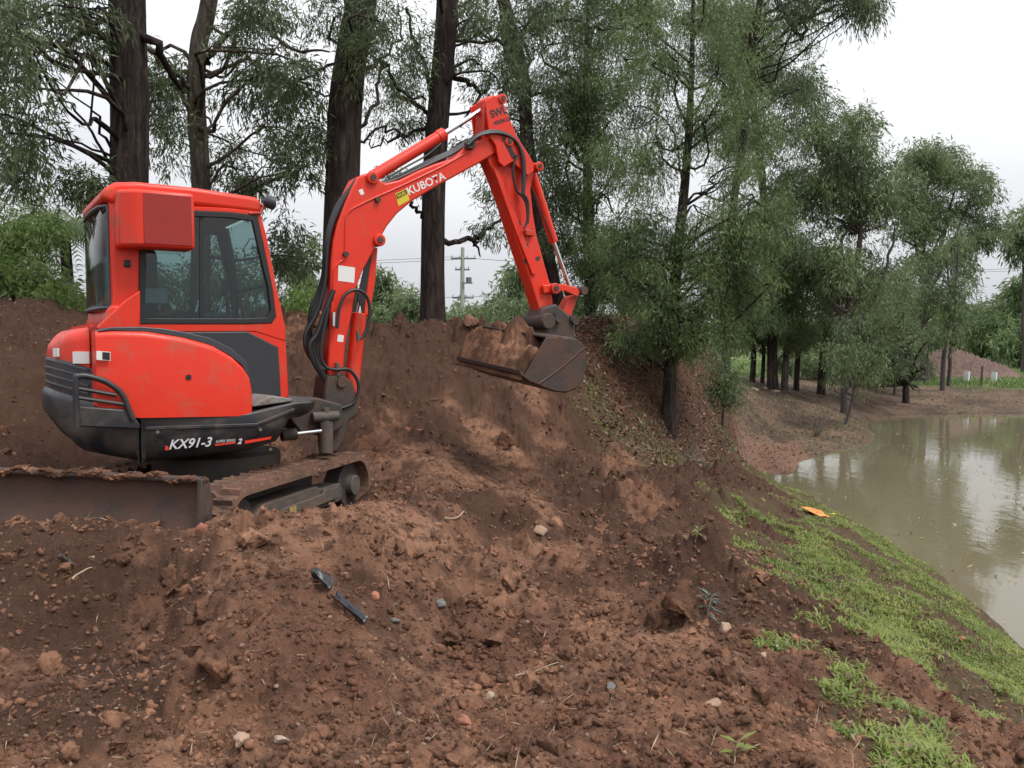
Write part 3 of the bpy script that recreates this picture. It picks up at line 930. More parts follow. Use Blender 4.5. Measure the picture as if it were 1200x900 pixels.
# guard rail at the rear corner
def g3(px, py, v=-.80): return e3(px, py, v)
rail_pts = [g3(90, 500), g3(89, 447), g3(93, 441), g3(105, 441.5), g3(125, 448), (g3(142, 461)), g3(150, 478), g3(156, 492)]
gr = tube('guard_rail', rail_pts, .019, M['black'], exc, 10, curve=True)
for (a, b) in (((90, 455), (136, 463)), ((91, 466), (146, 474))):
    tube('rail_bar', [g3(*a), g3(*b)], .012, M['black'], gr, 8)
prism('rail_panel', exl([(92, 476), (150, 480), (164, 497), (164, 503), (92, 500)], -.79), -.80, -.74, M['black'], exc, bevel=.01)

# ---- cab
CN, CF = -.27, .72           # right and left side planes of the cab
cab = prism('cab_roof', exl([(117, 232), (120, 221), (135, 213), (160, 212.5), (225, 219), (300, 230.5), (307, 236), (307, 250), (225, 241), (135, 240)], CN - .02), CN - .025, CF + .025, M['red'], exc, bevel=.035, seg=4)
outer = exl([(131, 238), (160, 238), (228, 242), (270, 244), (304, 248), (312, 278), (324, 340), (334, 385), (334, 400), (300, 389), (163, 389), (118, 389), (132, 352), (131, 300)], CN)
inner = exl([(166, 247), (180, 247), (228, 248), (270, 250), (300, 254), (307, 285), (318, 340), (322, 370), (317, 378), (290, 379), (200, 379), (163, 379), (163, 352), (164, 300)], CN)
cf = ring_plate('cab_frame', outer, inner, CN - .02, CN + .05, M['red'], exc, bevel=.012)
ring_plate('cab_frame', outer, inner, CF - .05, CF + .02, M['red'], exc, bevel=.012)
# window gasket and panes
def shrink(pts, d):
    cx = sum(p[0] for p in pts) / len(pts); cz = sum(p[1] for p in pts) / len(pts)
    out = []
    for u, z in pts:
        out.append((u + (cx - u) / max(.01, abs(cx - u)) * min(d, abs(cx - u)), z + (cz - z) / max(.01, abs(cz - z)) * min(d, abs(cz - z))))
    return out
for vv in (CN, CF):
    gk = ring_plate('window_gasket', shrink(inner, -.004), shrink(inner, .035), vv - .026 if vv == CN else vv - .01, vv + .01 if vv == CN else vv + .026, M['black_dec'], exc, bevel=.004)
    wn_ = prism('side_window', shrink(inner, .03), vv - .006, vv - .002, M['glass'] if vv == CN else M['glass_clear'], exc, bevel=0, smooth=False)
    pl_ = exl([(232, 247), (236, 247), (236, 380), (232, 380)], vv)
    if vv == CN:
        prism('window_bar', exl([(233.5, 247), (238, 247), (238, 379), (233.5, 379)], vv), vv - .012, vv + .012, M['black_dec'], wn_, bevel=.002)
        prism('sliding_frame', exl([(225, 256), (240, 257), (240, 261), (229, 260), (229, 379), (225, 379)], vv), vv + .012, vv + .02, M['trim'], wn_, bevel=.002)
# lower cab walls
low = exl([(118, 387), (163, 387), (300, 387), (334, 398), (338, 466), (296, 470), (200, 480), (118, 480)], CN)
prism('cab_side', low, CN - .015, CN + .03, M['red'], exc, bevel=.01)
prism('cab_side', low, CF - .03, CF + .015, M['red'], exc, bevel=.01)
prism('dark_panel', exl([(175, 389.5), (290, 388.5), (326, 407), (329, 464), (296, 467), (200, 470)], CN - .02), CN - .03, CN - .012, M['black_clean'], exc, bevel=.008)
# rear of the cab: frame, glass
ru0 = ex(131, 300, CN)[0]
zr0 = ex(133, 389, CN)[1]; zr1 = ex(133, 238, CN)[1]
w0, w1 = ex(131, 357, CN)[1], ex(131, 243, CN)[1]
box('rear_wall', (ru0 - .01, CN + .03, zr0), (ru0 + .05, CF - .03, w0), M['red'], exc)
box('roof_rail', (ru0 - .01, CN + .03, w1), (ru0 + .05, CF - .03, zr1 + .05), M['red'], exc)
for vv in (CN, CF - .07):
    box('rear_pillar', (ru0 - .012, vv - .005, zr0 - .0), (ru0 + .07, vv + .075, zr1 + .04), M['red'], exc, bevel=.02)
bulge = [(0.0, 0), (-.045, .08), (-.06, .3), (-.06, .65), (-.045, .9), (0, .98)]
bm = bm_new()
rw = CF - CN
va = [bm.verts.new((ru0 - .012 + a, CN + .02 + b * rw * 1.0, w0 - .02)) for a, b in bulge]
vb = [bm.verts.new((ru0 - .012 + a, CN + .02 + b * rw * 1.0, w1 + .01)) for a, b in bulge]
for i in range(len(va) - 1): bm.faces.new((va[i], va[i + 1], vb[i + 1], vb[i]))
rwin = link('rear_window', bm_done(bm, 'rear_window'), M['glass_dark'], exc)
rwin.modifiers.new('solid', 'SOLIDIFY').thickness = .006
for z in (w0 - .02, w1 + .01):
    tube('window_seal', [(ru0 - .012 + a, CN + .02 + b * rw, z) for a, b in bulge], .013, M['trim'], rwin, 8)
tube('window_seal', [(ru0 - .014, CN + .018, w0 - .02), (ru0 - .014, CN + .018, w1 + .01)], .013, M['trim'], rwin, 8)
# flared foot of the cab over the hood and the diagonal brace
prism('cab_foot', exl([(124, 386), (126, 363), (130, 358), (142, 357), (145, 392), (126, 392)], CN - .02), CN - .04, CF, M['red'], exc, bevel=.02, seg=3)
prism('brace', exl([(112, 384), (145, 352), (163, 340), (163, 388), (114, 390)], CN - .02), CN - .07, CN - .015, M['red'], exc, bevel=.012)
# front: windscreen between slanted pillars
bm = bm_new()
fr = exl([(306, 252), (333, 398)], CN)
fv = [bm.verts.new((fr[0][0] - .01, CN + .05, fr[0][1])), bm.verts.new((fr[0][0] - .01, CF - .05, fr[0][1])), bm.verts.new((fr[1][0] - .02, CF - .05, fr[1][1])), bm.verts.new((fr[1][0] - .02, CN + .05, fr[1][1]))]
bm.faces.new(fv)
ws = link('windscreen', bm_done(bm, 'windscreen'), M['glass_clear'], exc, smooth=False)
ws.modifiers.new('solid', 'SOLIDIFY').thickness = .006
for vv in (CN + .03, CF - .09):
    tube('screen_pillar', [(fr[0][0] - .02, vv + .03, fr[0][1]), (fr[1][0] - .03, vv + .03, fr[1][1])], .032, M['black_dec'], exc, 8)
tube('screen_bar', [(fr[0][0] * .5 + fr[1][0] * .5 - .01, CN + .05, fr[0][1] * .5 + fr[1][1] * .5 - .05), (fr[0][0] * .5 + fr[1][0] * .5 - .01, CF - .05, fr[0][1] * .5 + fr[1][1] * .5 - .05)], .014, M['black_dec'], exc, 8)
prism('front_wall', [(fr[1][0] - .05, fr[1][1]), (fr[1][0], fr[1][1]), ex(337, 466, CN), (ex(330, 466, CN)[0], ex(337, 466, CN)[1])], CN, CF, M['red'], exc, bevel=.01)
box('cab_floor', (ru0, CN, 1.0), (ex(334, 466, CN)[0], CF, 1.06), M['black_clean'], exc)
# inside the cab
seat_u = ru0 + .30
st = box('seat_back', (seat_u - .06, .02, 1.58), (seat_u + .05, .47, 2.12), M['seat'], exc, bevel=.05)
box('seat_base', (seat_u, .0, 1.40), (seat_u + .45, .49, 1.56), M['seat'], exc, bevel=.05)
prism('red_bulkhead', [(seat_u - .16, 1.4), (seat_u - .10, 1.4), (seat_u - .10, 2.35), (seat_u - .16, 2.35)], .25, .62, M['red_dull'], exc, bevel=.01)
box('console', (seat_u + .10, -.22, 1.35), (seat_u + .50, -.05, 1.66), M['black_clean'], exc, bevel=.03)
box('console', (seat_u + .10, .52, 1.35), (seat_u + .50, .66, 1.66), M['black_clean'], exc, bevel=.03)
for vv in (-.13, .59):
    lv = tube('control_lever', [(seat_u + .42, vv, 1.62), (seat_u + .47, vv, 1.80)], .012, M['chrome'], exc, 8)
    tube('lever_grip', [(seat_u + .465, vv, 1.78), (seat_u + .49, vv, 1.90)], [.02, .026], M['seat'], lv, 10)
for vv in (.18, .32):
    lv = tube('travel_lever', [(seat_u + .70, vv, 1.1), (seat_u + .66, vv, 1.72)], .011, M['chrome'], exc, 8)
    tube('lever_grip', [(seat_u + .66, vv, 1.70), (seat_u + .65, vv, 1.82)], .02, M['seat'], lv, 10)
decal('paper_notice', exl([(170, 338), (196, 338), (196, 355), (170, 355)], CN + .02), CN + .02, M['paper'], exc)
p = e3(169, 314, CN - .0); box('window_latch', (p.x - .012, CN - .02, p.z - .03), (p.x + .012, CN - .005, p.z + .03), M['black_dec'], exc)
p = e3(149, 309, CN - .02); box('door_catch', (p.x - .02, CN - .035, p.z - .025), (p.x + .02, CN - .01, p.z + .025), M['black_dec'], exc)
# air conditioner box hung on the rear corner
BV = -.50
bx = exl([(134, 222), (150, 219.5), (228, 224), (228, 290), (150, 287), (137, 283)], BV)
hv = ru0 - .03
bm = bm_new()
o_ = exl([(163, 221), (228, 224), (228, 290), (163, 289)], BV)
l_ = exl([(163, 221), (228, 224), (228, 290), (163, 289)], BV)
uL, uR = o_[0][0], o_[1][0]; zT, zB = o_[0][1], o_[3][1]
uB = ex(136, 250, CN - .1)[0]
pp = [(uB, CN - .01), (uB, CN - .12), (uL - .05, BV + .03), (uL, BV), (uR, BV), (uR, CN - .01)]
a = [bm.verts.new((x, y, zB)) for x, y in pp]; b = [bm.verts.new((x, y, zT)) for x, y in pp]
bm.faces.new(a); bm.faces.new(b[::-1])
for i in range(len(pp)): bm.faces.new((a[i], b[i], b[(i + 1) % len(pp)], a[(i + 1) % len(pp)]))
ac = link('condenser_box', bm_done(bm, 'condenser_box'), M['red'], exc, bevel=.025, seg=3)
v_ = shrink([(uL, zT), (uR, zT), (uR, zB), (uL, zB)], .022)
prism('box_grille', v_, BV - .004, BV + .01, M['red_vent'], ac, bevel=.004)
# mirror / work lamp on the front corner
p = e3(314, 236, CN - .03)
lamp = tube('work_lamp', [p + Vector((-.035, 0, .005)), p + Vector((-.01, 0, .0)), p + Vector((.045, 0, -.012)), p + Vector((.05, 0, -.012))], [.022, .045, .05, .035], M['black_clean'], exc, 14)
tube('lamp_bracket', [p + Vector((-.02, .01, -.02)), e3(305, 250, CN - .03), e3(292, 250, CN - .02)], .012, M['red_dull'], lamp, 8)
tube('antenna_stub', [e3(302, 236, CN), e3(302, 226, CN)], .006, M['white_dec'], exc, 6)

# ---- swing bracket and front of the machine
prism('swing_mount', exl([(338, 466), (372, 466), (400, 474), (402, 500), (380, 512), (350, 506), (338, 490)], -.2), -.22, .22, M['iron'], exc, bevel=.015)
br = prism('swing_bracket', exl([(383, 440), (402, 438), (413, 448), (421, 470), (420, 486), (410, 493), (404, 515), (396, 531), (386, 530), (385, 505), (378, 480)], -.14), -.15, .13, M['iron'], exc, bevel=.02)
for (a, b) in ((380, 508), (381, 530)):
    pass
sc_ = tube('swing_cylinder', [e3(330, 510, -.34), e3(347, 508.5, -.34)], .045, M['iron'], exc)
tube('rod', [e3(347, 508.5, -.34), e3(376, 505, -.30)], .017, M['chrome'], sc_)
tube('bracket_pin', [e3(382, 494, -.26), e3(382, 530, -.26)], .055, M['frame_grey'], exc, 14)
tube('bracket_pin', [e3(382, 478, -.26), e3(382, 494, -.26)], .028, M['frame_grey'], exc, 12)
tube('bracket_lug', [e3(366, 489, -.26), e3(396, 487, -.26)], .04, M['frame_grey'], exc, 10)

# ---- boom
BV0, BV1 = -.10, .10
boom_px = [(384, 432), (386, 400), (387, 361), (388, 310), (391, 282), (396, 262), (404, 240), (412, 222), (419, 208), (428, 203), (438, 205), (447, 212), (452, 214.5),
           (469, 210.5), (490, 200), (508, 192.5), (532, 185), (547, 171), (562, 165), (580, 158), (588, 159), (594, 166), (592, 174), (584, 178), (562, 191), (520, 214), (484, 235), (466, 250), (454, 265), (445, 281), (436, 298), (425, 318), (417, 340), (412, 372), (405, 404), (403, 430), (399, 442), (391, 444), (385, 440)]
boom = prism('boom', exl(boom_px, BV0), BV0, BV1, M['red'], exc, bevel=.014)
# raised weld rib along the boom side
rib = spline([(*ex(x, y, BV0 - .006), 0) for x, y in [(391, 350), (391.5, 318), (397, 308), (404, 300), (405, 262), (409, 248), (430, 236), (470, 218), (520, 194), (548, 178)]], 5)
bm = bm_new(); tube_bm(bm, [(p[0], BV0 - .004, p[1]) for p in rib], .008, 6)
link('weld_rib', bm_done(bm, 'weld_rib'), M['red'], boom)
for (x, y, r_) in ((430, 211, .05), (438, 283, .05), (581, 167, .045)):
    p = e3(x, y, 0)
    pn = tube('pin_boss', [(p.x, BV0 - .03, p.z), (p.x, BV1 + .03, p.z)], r_, M['red'], boom, 20, bevel=.006)
    tube('pin', [(p.x, BV0 - .04, p.z), (p.x, BV1 + .04, p.z)], r_ * .5, M['iron'], pn, 12)
tdec('maker_lettering', 'KUBOTA', (479.5, 229), (523, 209.5), BV0, 9.5, M['white_dec'], 0, .018, boom)
yl = decal('lift_label', exl([(463, 227), (476, 221), (480, 234.5), (467, 241.5)], BV0), BV0, M['yellow_dec'], boom)
decal('label_print', exl([(464.2, 227.6), (475.6, 222.2), (477, 227), (465.6, 233)], BV0 - .0035), BV0 - .0035, M['black_dec'], yl)
tdec('label_lettering', 'SWL400', (466.5, 232), (475.6, 227.4), BV0 - .0055, 4, M['yellow_dec'], 0, .03, yl)
decal('white_label', exl([(396.5, 311), (416, 313.5), (415, 331.5), (396, 329)], BV0), BV0, M['white_dec'], boom)
decal('small_label', exl([(420, 223), (424.5, 221), (427, 227), (423, 229)], BV0), BV0, M['white_dec'], boom)
decal('small_label', exl([(396, 392), (403, 393), (402, 401), (395, 400)], BV0), BV0, M['white_dec'], boom)
for (x, y) in ((442, 234.5), (404.5, 298)):
    p = e3(x, y, BV0); tube('bolt_boss', [p, p + Vector((0, -.03, 0))], .022, M['iron'], boom, 10)
# boom foot
p = e3(392, 447, 0)
tube('boom_foot_pin', [(p.x, -.17, p.z), (p.x, .17, p.z)], .04, M['iron'], boom, 14)
# lift cylinder under the boom
lc = tube('lift_cylinder', [e3(411, 462, .0), e3(421, 367, .0)], .062, M['red'], exc, 18, bevel=.006)
tube('rod', [e3(421, 367, 0), e3(437, 290, 0)], .026, M['chrome'], lc, 14)
prism('rod_guard', exl([(426, 366), (436, 292), (443, 290), (440, 330), (433, 372)], -.03), -.03, .05, M['red'], lc, bevel=.008)
prism('rod_guard', exl([(418, 350), (430, 296), (436, 292), (426, 366)], -.035), -.04, -.03, M['black_dec'], lc, bevel=.004)
# arm cylinder over the boom
a0, a1, a2 = e3(430, 211, 0), e3(521.5, 175.5, 0), e3(578, 119.5, 0)
a1 = e3(519, 157.5, 0)
ac_ = tube('arm_cylinder', [a0 + (a1 - a0).normalized() * .05, a1], .050, M['red'], exc, 18, bevel=.008)
tube('rod', [a1, e3(579, 120, 0)], .024, M['chrome'], ac_, 14)
tube('collar', [a1 - (a1 - a0).normalized() * .06, a1 + (a1 - a0).normalized() * .01], .056, M['red'], ac_, 18)

# ---- arm
AV0, AV1 = -.075, .075
arm_px = [(567, 117), (571, 113), (578, 111), (586, 113.5), (592, 124), (599, 143), (606, 160), (616, 176), (624, 190), (626, 199), (624, 212), (622, 222), (625, 250), (629, 275), (637, 305), (645, 333), (648, 352), (648, 361), (644, 367), (637, 368), (632, 364), (623, 334), (607, 287), (590, 233), (580, 207), (571, 186), (568, 170), (566, 150), (567, 135)]
arm = prism('arm', exl(arm_px, AV0), AV0, AV1, M['red'], exc, bevel=.012)
# the ears at its top are thicker cheeks over the boom end
ear = exl([(568, 118), (578, 112), (586, 114.5), (598, 142), (605, 160), (617, 178), (625, 192), (625, 201), (618, 206), (600, 190), (590, 196), (584, 190), (580, 170), (573, 160)], -.125)
prism('cheek_plate', ear, -.135, -.115, M['red'], arm, bevel=.006)
prism('cheek_plate', ear, .115, .135, M['red'], arm, bevel=.006)
prism('slot', exl([(592, 169), (596, 167), (604, 181), (604, 187), (600, 185)], -.137), -.1385, -.13, M['black_dec'], arm, bevel=0)
for (x, y, r_) in ((579, 120, .042), (622, 198, .042), (587, 169, .045), (641, 339, .05)):
    p = e3(x, y, 0)
    pn = tube('pin_boss', [(p.x, -.15, p.z), (p.x, .15, p.z)], r_, M['red_dull'] if y > 300 else M['red'], arm, 18, bevel=.005)
    tube('pin', [(p.x, -.158, p.z), (p.x, .158, p.z)], r_ * .5, M['iron'], pn, 12)
tdec('limit_lettering', 'SWL', (576, 139), (595, 132.5), -.135, 9.5, M['black_dec'], .0, .035, arm)
tdec('limit_lettering', '400KG', (579, 147.5), (598.5, 141), -.135, 5, M['black_dec'], .0, .03, arm)
prism('edge_flange', exl([(578, 196), (584, 200), (602, 243), (622, 300), (628, 322), (624, 322), (604, 270), (588, 225)], AV0 - .02), AV0 - .022, AV0 + .0, M['red'], arm, bevel=.005)
# worn black patches and clamps on the arm
random.seed(3)
for (x, y, s) in ((594, 232, 3.5), (597, 240, 4.5), (604, 254, 3), (607, 262, 4), (617, 287, 3), (611, 277, 3), (601, 247, 2.5), (616, 306, 3.5), (630, 303, 4), (623, 270, 3), (590, 222, 3)):
    pts = [(x + s * random.uniform(.5, 1) * math.cos(a * math.pi / 4), y + 1.2 * s * random.uniform(.5, 1) * math.sin(a * math.pi / 4)) for a in range(8)]
    vv = AV0 - .0015
    decal('paint_chip', exl(pts, AV0), AV0, M['steel_worn'], arm, t=.0015)
# bucket cylinder
b0, b1, b2 = e3(624, 204, 0), e3(649, 284, 0), e3(668, 338, 0)
bc = tube('bucket_cylinder', [b0, b1], .043, M['red'], exc, 16, bevel=.006)
bc.location.y = -.0
for o_, off in ((bc, 0),): pass
tube('rod', [b1, b2], .020, M['chrome'], bc, 12)
# links
lk = prism('bucket_link', exl([(636, 334), (645, 333.5), (660, 333), (676, 337), (680, 343), (676, 348), (662, 341), (648, 342.5), (637, 344)], -.11), -.115, -.085, M['red'], exc, bevel=.008)
prism('bucket_link', exl([(636, 334), (645, 333.5), (660, 333), (676, 337), (680, 343), (676, 348), (662, 341), (648, 342.5), (637, 344)], .11), .085, .115, M['red'], exc, bevel=.008)
prism('push_link', exl([(668, 347), (678, 345), (669, 370), (664, 377), (657, 374), (661, 360)], -.05), -.06, .06, M['red_dull'], exc, bevel=.01)
for (x, y, r_) in ((675, 341, .042), (662, 374, .036)):
    p = e3(x, y, 0); tube('link_pin', [(p.x, -.14, p.z), (p.x, .14, p.z)], r_, M['iron'], exc, 14)
# hitch between arm and bucket
hi = prism('quick_hitch', exl([(634, 360), (650, 356), (664, 368), (672, 384), (673, 398), (632, 398), (634, 386), (628, 378)], -.09), -.12, .12, M['iron'], exc, bevel=.02)
p = e3(629, 377, 0)
tube('hitch_cylinder', [(p.x, -.20, p.z), (p.x, .16, p.z)], .075, M['iron'], hi, 16, bevel=.01)
p = e3(643, 372, 0); tube('hitch_pin', [(p.x, -.17, p.z), (p.x, .17, p.z)], .05, M['iron'], hi, 14)
p = e3(664, 377, 0); tube('hitch_pin', [(p.x, -.15, p.z), (p.x, .15, p.z)], .035, M['iron'], hi, 14)

# ---- bucket: wide batter bucket, rolled a little to the right side
buk = empty('bucket', (0, 0, 0)); buk.parent = exc
tag(buk)
P1 = [(614, 440), (622, 447), (636, 453), (650, 458), (663, 459), (674, 455), (681, 446), (686, 432), (686, 414), (681, 402), (672, 397), (640, 395)]
NV, FV = -.56, .50
def bpt(px, py, v): # side outline taken on the near end plate, carried along the width with a slight roll
    u, z = ex(px, py, NV)
    return Vector((u, v, z + (v - NV) * .10))
def bucket_shell():
    bm = bm_new()
    outl = P1
    rows = []
    for v in (NV, NV + .012, FV - .012, FV):
        rows.append([bm.verts.new(bpt(x, y, v)) for x, y in outl])
    for a, b in zip(rows, rows[1:]):
        for i in range(len(outl) - 1): bm.faces.new((a[i], a[i + 1], b[i + 1], b[i]))
    bm.normal_update()
    me = bm_done(bm, 'bucket_shell')
    return me
bs_ = link('bucket_shell', bucket_shell(), M['steel_worn'], exc); m_ = bs_.modifiers.new('s', 'SOLIDIFY'); m_.thickness = .02; m_.offset = 0
bpy.data.objects.remove(buk)
for v in (NV - .012, FV - .004):
    bm = bm_new()
    a = [bm.verts.new(bpt(x, y, v)) for x, y in P1]; b = [bm.verts.new(bpt(x, y, v + .016)) for x, y in P1]
    n = len(P1); bm.faces.new(a); bm.faces.new(b[::-1])
    for i in range(n): bm.faces.new((a[i], b[i], b[(i + 1) % n], a[(i + 1) % n]))
    sp_ = link('side_plate', bm_done(bm, 'side_plate'), M['steel_worn'], bs_, bevel=.004)
    if v < 0:
        tube('weld_crease', [bpt(629, 450, v - .004), bpt(655, 432, v - .004), bpt(684, 407, v - .004)], .008, M['steel_worn'], sp_, 6)
# lip and top tube
def bbar(px, py, rad, name, mat=M['steel_worn']):
    return tube(name, [bpt(px, py, NV - .01), bpt(px, py, FV + .01)], rad, mat, bs_, 10)
bbar(655, 399, .035, 'top_bar'); bbar(676, 401, .028, 'back_rib')
bm = bm_new()
q = [bpt(608, 434, NV), bpt(621, 445, NV), bpt(623, 449, NV), bpt(609, 439, NV)]
a = [bm.verts.new(p + Vector((0, -.015, 0))) for p in q]; b = [bm.verts.new(p + Vector((0, FV - NV + .015, (FV - NV) * .10))) for p in q]
bm.faces.new(a); bm.faces.new(b[::-1])
for i in range(4): bm.faces.new((a[i], b[i], b[(i + 1) % 4], a[(i + 1) % 4]))
link('cutting_edge', bm_done(bm, 'cutting_edge'), M['iron'], bs_, bevel=.004)

# ---- hoses
def hose(pts, v, rad=.014, name='hose', par=exc):
    P = [e3(*p[:2], p[2] if len(p) > 2 else v) for p in pts]
    return tube(name, P, rad, M['hose'], par, 8, curve=True)
for k in range(4):
    o = k * 3.4
    hose([(418 - o * .6, 210 + o), (404 - o * .7, 232 + o * .6), (390 - o * .3, 262), (384 - o * .2, 290), (381 - o * .4, 330), (372 - o * .8, 365), (358 + o * .6, 392), (360 + o, 412 - o * .4), (372 + o * .5, 428 - o * .5), (386, 436)], -.06 + k * .03, .017)
for k in range(3):
    hose([(389 + k, 340), (385 - k * 2, 365), (378 - k * 3, 390), (371 - k * 4, 405), (374 - k * 3, 425), (384, 445 + k * 3), (388, 470)], -.05 - k * .03, .02)
hose([(395, 385), (398, 360), (406, 344), (420, 340), (431, 350), (433, 372), (427, 392), (420, 398)], -.15, .014)
hose([(385, 360), (376, 408), (380, 428), (392, 433), (408, 433), (418, 444), (420, 458), (414, 472), (400, 478), (384, 480), (362, 478)], -.16, .014)
hose([(400, 440), (395, 455), (402, 468), (414, 470)], -.13, .011)
hose([(346, 474), (360, 480), (378, 482), (388, 478)], -.20, .014)
hose([(346, 480), (362, 490), (378, 486)], -.16, .014)
for k in range(3):
    hose([(448 - k, 215), (462, 211 - k), (480, 203 - k * 1.5), (508, 190 - k * 2), (530, 180 - k * 2), (548, 168 - k * 1.5), (562, 160 - k)], -.04 + k * .035, .014)
for k in range(3):
    hose([(548 - k, 170), (560, 160 - k), (575, 156 - k * 1.5), (590, 157 - k), (604, 165 - k * .5), (611 + k, 180), (613 + k, 200), (612 + k, 228)], -.155 + k * .012, .011)
hose([(606, 182), (601, 200), (605, 222), (612, 230), (617, 240), (618, 258), (614, 268)], -.15, .011)
hose([(612, 226), (618, 235), (619, 250), (618, 262)], -.15, .014)
hose([(624, 222), (630, 236), (640, 262), (648, 282)], -.075, .007)
hose([(455, 208), (475, 196), (500, 182), (517, 168)], -.05, .008)
for (x, y) in ((551, 169), (549, 171)):
    p = e3(x, y, -.11); box('hose_clamp', (p.x - .04, -.14, p.z - .03), (p.x + .04, -.10, p.z + .03), M['iron'], exc)
p = e3(620, 272, -.1); box('hose_clamp', (p.x - .045, -.12, p.z - .035), (p.x + .05, -.075, p.z + .02), M['red_dull'], exc)
p = e3(394, 434, -.12)
tube('hose_fitting', [e3(395, 425, -.14), e3(396, 440, -.14)], .02, M['frame_grey'], exc, 8)
tube('hose_fitting', [e3(419, 388, -.15), e3(420, 400, -.15)], .016, M['frame_grey'], exc, 8)
p = e3(391, 372, -.11); tube('hose_fitting', [e3(391, 366, -.14), e3(391, 382, -.14)], .016, M['chrome'], exc, 8)

# ---- undercarriage, turned against the upper body
UC = R(75) - HEAD
def uc_obj(o): o.rotation_euler.z = UC; return o
tz = .03
uc_obj(box('undercarriage_frame', (-.55, -.5, .22 + tz), (.55, .5, .44 + tz), M['iron'], exc, bevel=.03))
tube('slew_ring', [(0, 0, .42), (0, 0, .62)], .46, M['iron'], exc, 32, bevel=.01)
def stadium(L, rad, n=14):
    """closed belt path (a, z) sampled evenly"""
    pts = []
    st = 26
    for i in range(st): pts.append((-L / 2 + L * i / st, rad, 0, 1))
    for i in range(n): a = math.pi / 2 - math.pi * i / n; pts.append((L / 2 + rad * math.cos(a), rad * math.sin(a), math.cos(a), math.sin(a)))
    for i in range(st): pts.append((L / 2 - L * i / st, -rad, 0, -1))
    for i in range(n): a = -math.pi / 2 - math.pi * i / n; pts.append((-L / 2 + rad * math.cos(a), rad * math.sin(a), math.cos(a), math.sin(a)))
    return pts
def track(side):
    b0 = side * .62; w = .15; rad = .225; L = 1.62; zc_ = rad + tz + .01
    path = stadium(L, rad)
    bm = bm_new(); rings = []
    n = len(path)
    fine = []
    for i in range(n):
        for k in range(3):
            p, q = path[i], path[(i + 1) % n]; t = k / 3
            fine.append((p[0] + (q[0] - p[0]) * t, p[1] + (q[1] - p[1]) * t, p[2] + (q[2] - p[2]) * t, p[3] + (q[3] - p[3]) * t, i * 3 + k))
    for (a, z, na, nz, k) in fine:
        ring = []
        # width profile: lugs on the outside, staggered left and right, guide horns inside
        for j, (bb, out) in enumerate(((-w, 0), (-w, 1), (-w * .45, 1), (-w * .1, 1), (w * .1, 1), (w * .45, 1), (w, 1), (w, 0), (w * .3, 0), (-w * .3, 0))):
            lug = 0.0
            if out:
                ph = k + (2 if bb > 0 else 0)
                lug = .034 if (ph % 5) < 2 else 0
                lug += random.uniform(-.004, .006)
            d = (.012 + lug) if out else -.022
            ring.append(bm.verts.new((a + na * d, b0 + bb, zc_ + z + nz * d)))
        rings.append(ring)
    m = len(rings)
    for i in range(m):
        A, B = rings[i], rings[(i + 1) % m]
        for j in range(10): bm.faces.new((A[j], A[(j + 1) % 10], B[(j + 1) % 10], B[j]))
    t = link('track', bm_done(bm, 'track'), M['rubber'], exc, smooth=False)
    uc_obj(t)
    # frame, rollers, sprocket and idler
    f = [(-.62, zc_ - .10), (.60, zc_ - .10), (.66, zc_ - .02), (.60, zc_ + .05), (.30, zc_ + .055), (.2, zc_ + .09), (-.55, zc_ + .09), (-.64, zc_ + .02)]
    prism('track_frame', f, b0 - .09, b0 + .09, M['frame_grey'], t, bevel=.012)
    sg = -1 if side < 0 else 1
    prism('track_guard', [(-.50, zc_ - .06), (.50, zc_ - .05), (.52, zc_ + .035), (.28, zc_ + .05), (.26, zc_ + .025), (-.5, zc_ + .02)], b0 + sg * .10, b0 + sg * .125, M['frame_grey'], t, bevel=.006)
    for (a, r_, nm) in ((-L / 2, .185, 'sprocket'), (L / 2, .185, 'idler')):
        wl_ = tube(nm, [(a, b0 - .07, zc_), (a, b0 + .07, zc_)], r_, M['iron'], t, 24, bevel=.01)
        tube('hub', [(a, b0 - .13, zc_), (a, b0 + .13, zc_)], .085, M['frame_grey'], wl_, 20, bevel=.008)
        if nm == 'sprocket':
            tube('hub_cap', [(a, b0 - .15, zc_), (a, b0 + .15, zc_)], .05, M['frame_grey'], wl_, 12)
    for a in (-.48, -.16, .16, .48):
        tube('roller', [(a, b0 - .08, zc_ - .14), (a, b0 + .08, zc_ - .14)], .062, M['iron'], t, 16)
    if side < 0:
        decal('yellow_mark', [(-.26, zc_ - .04), (-.17, zc_ - .04), (-.17, zc_ + .015), (-.26, zc_ + .015)], b0 - .128, M['yellow_old'], t)
    return t
track(-1); track(1)
# dozer blade at the rear of the undercarriage
BA = -1.34
prof = [(BA, .65), (BA + .035, .65), (BA + .05, .63), (BA + .075, .58), (BA + .06, .46), (BA + .02, .36), (BA - .035, .31), (BA - .05, .32), (BA + .0, .40), (BA + .025, .50), (BA + .03, .58), (BA + .02, .61), (BA + .0, .635)]
bl = uc_obj(prism('dozer_blade', prof, -.80, .80, M['blade'], exc, bevel=.004))
tube('blade_top_edge', [(BA + .01, -.80, .645), (BA + .01, .80, .645)], .022, M['steel_worn'], bl, 10)
for b in (-.80, .80):
    prism('end_plate', [(BA - .055, .30), (BA + .05, .30), (BA + .09, .5), (BA + .05, .655), (BA - .02, .655), (BA - .03, .5)], b - .014, b + .014, M['iron'], bl, bevel=.004)
for b in (-.32, .32):
    uc_obj(tube('blade_arm', [(BA + .04, b, .48), (-.55, b * .8, .32)], .055, M['iron'], exc, 10))
uc_obj(tube('blade_cylinder', [(BA + .05, 0, .56), (-.55, 0, .40)], .045, M['iron'], exc, 12))

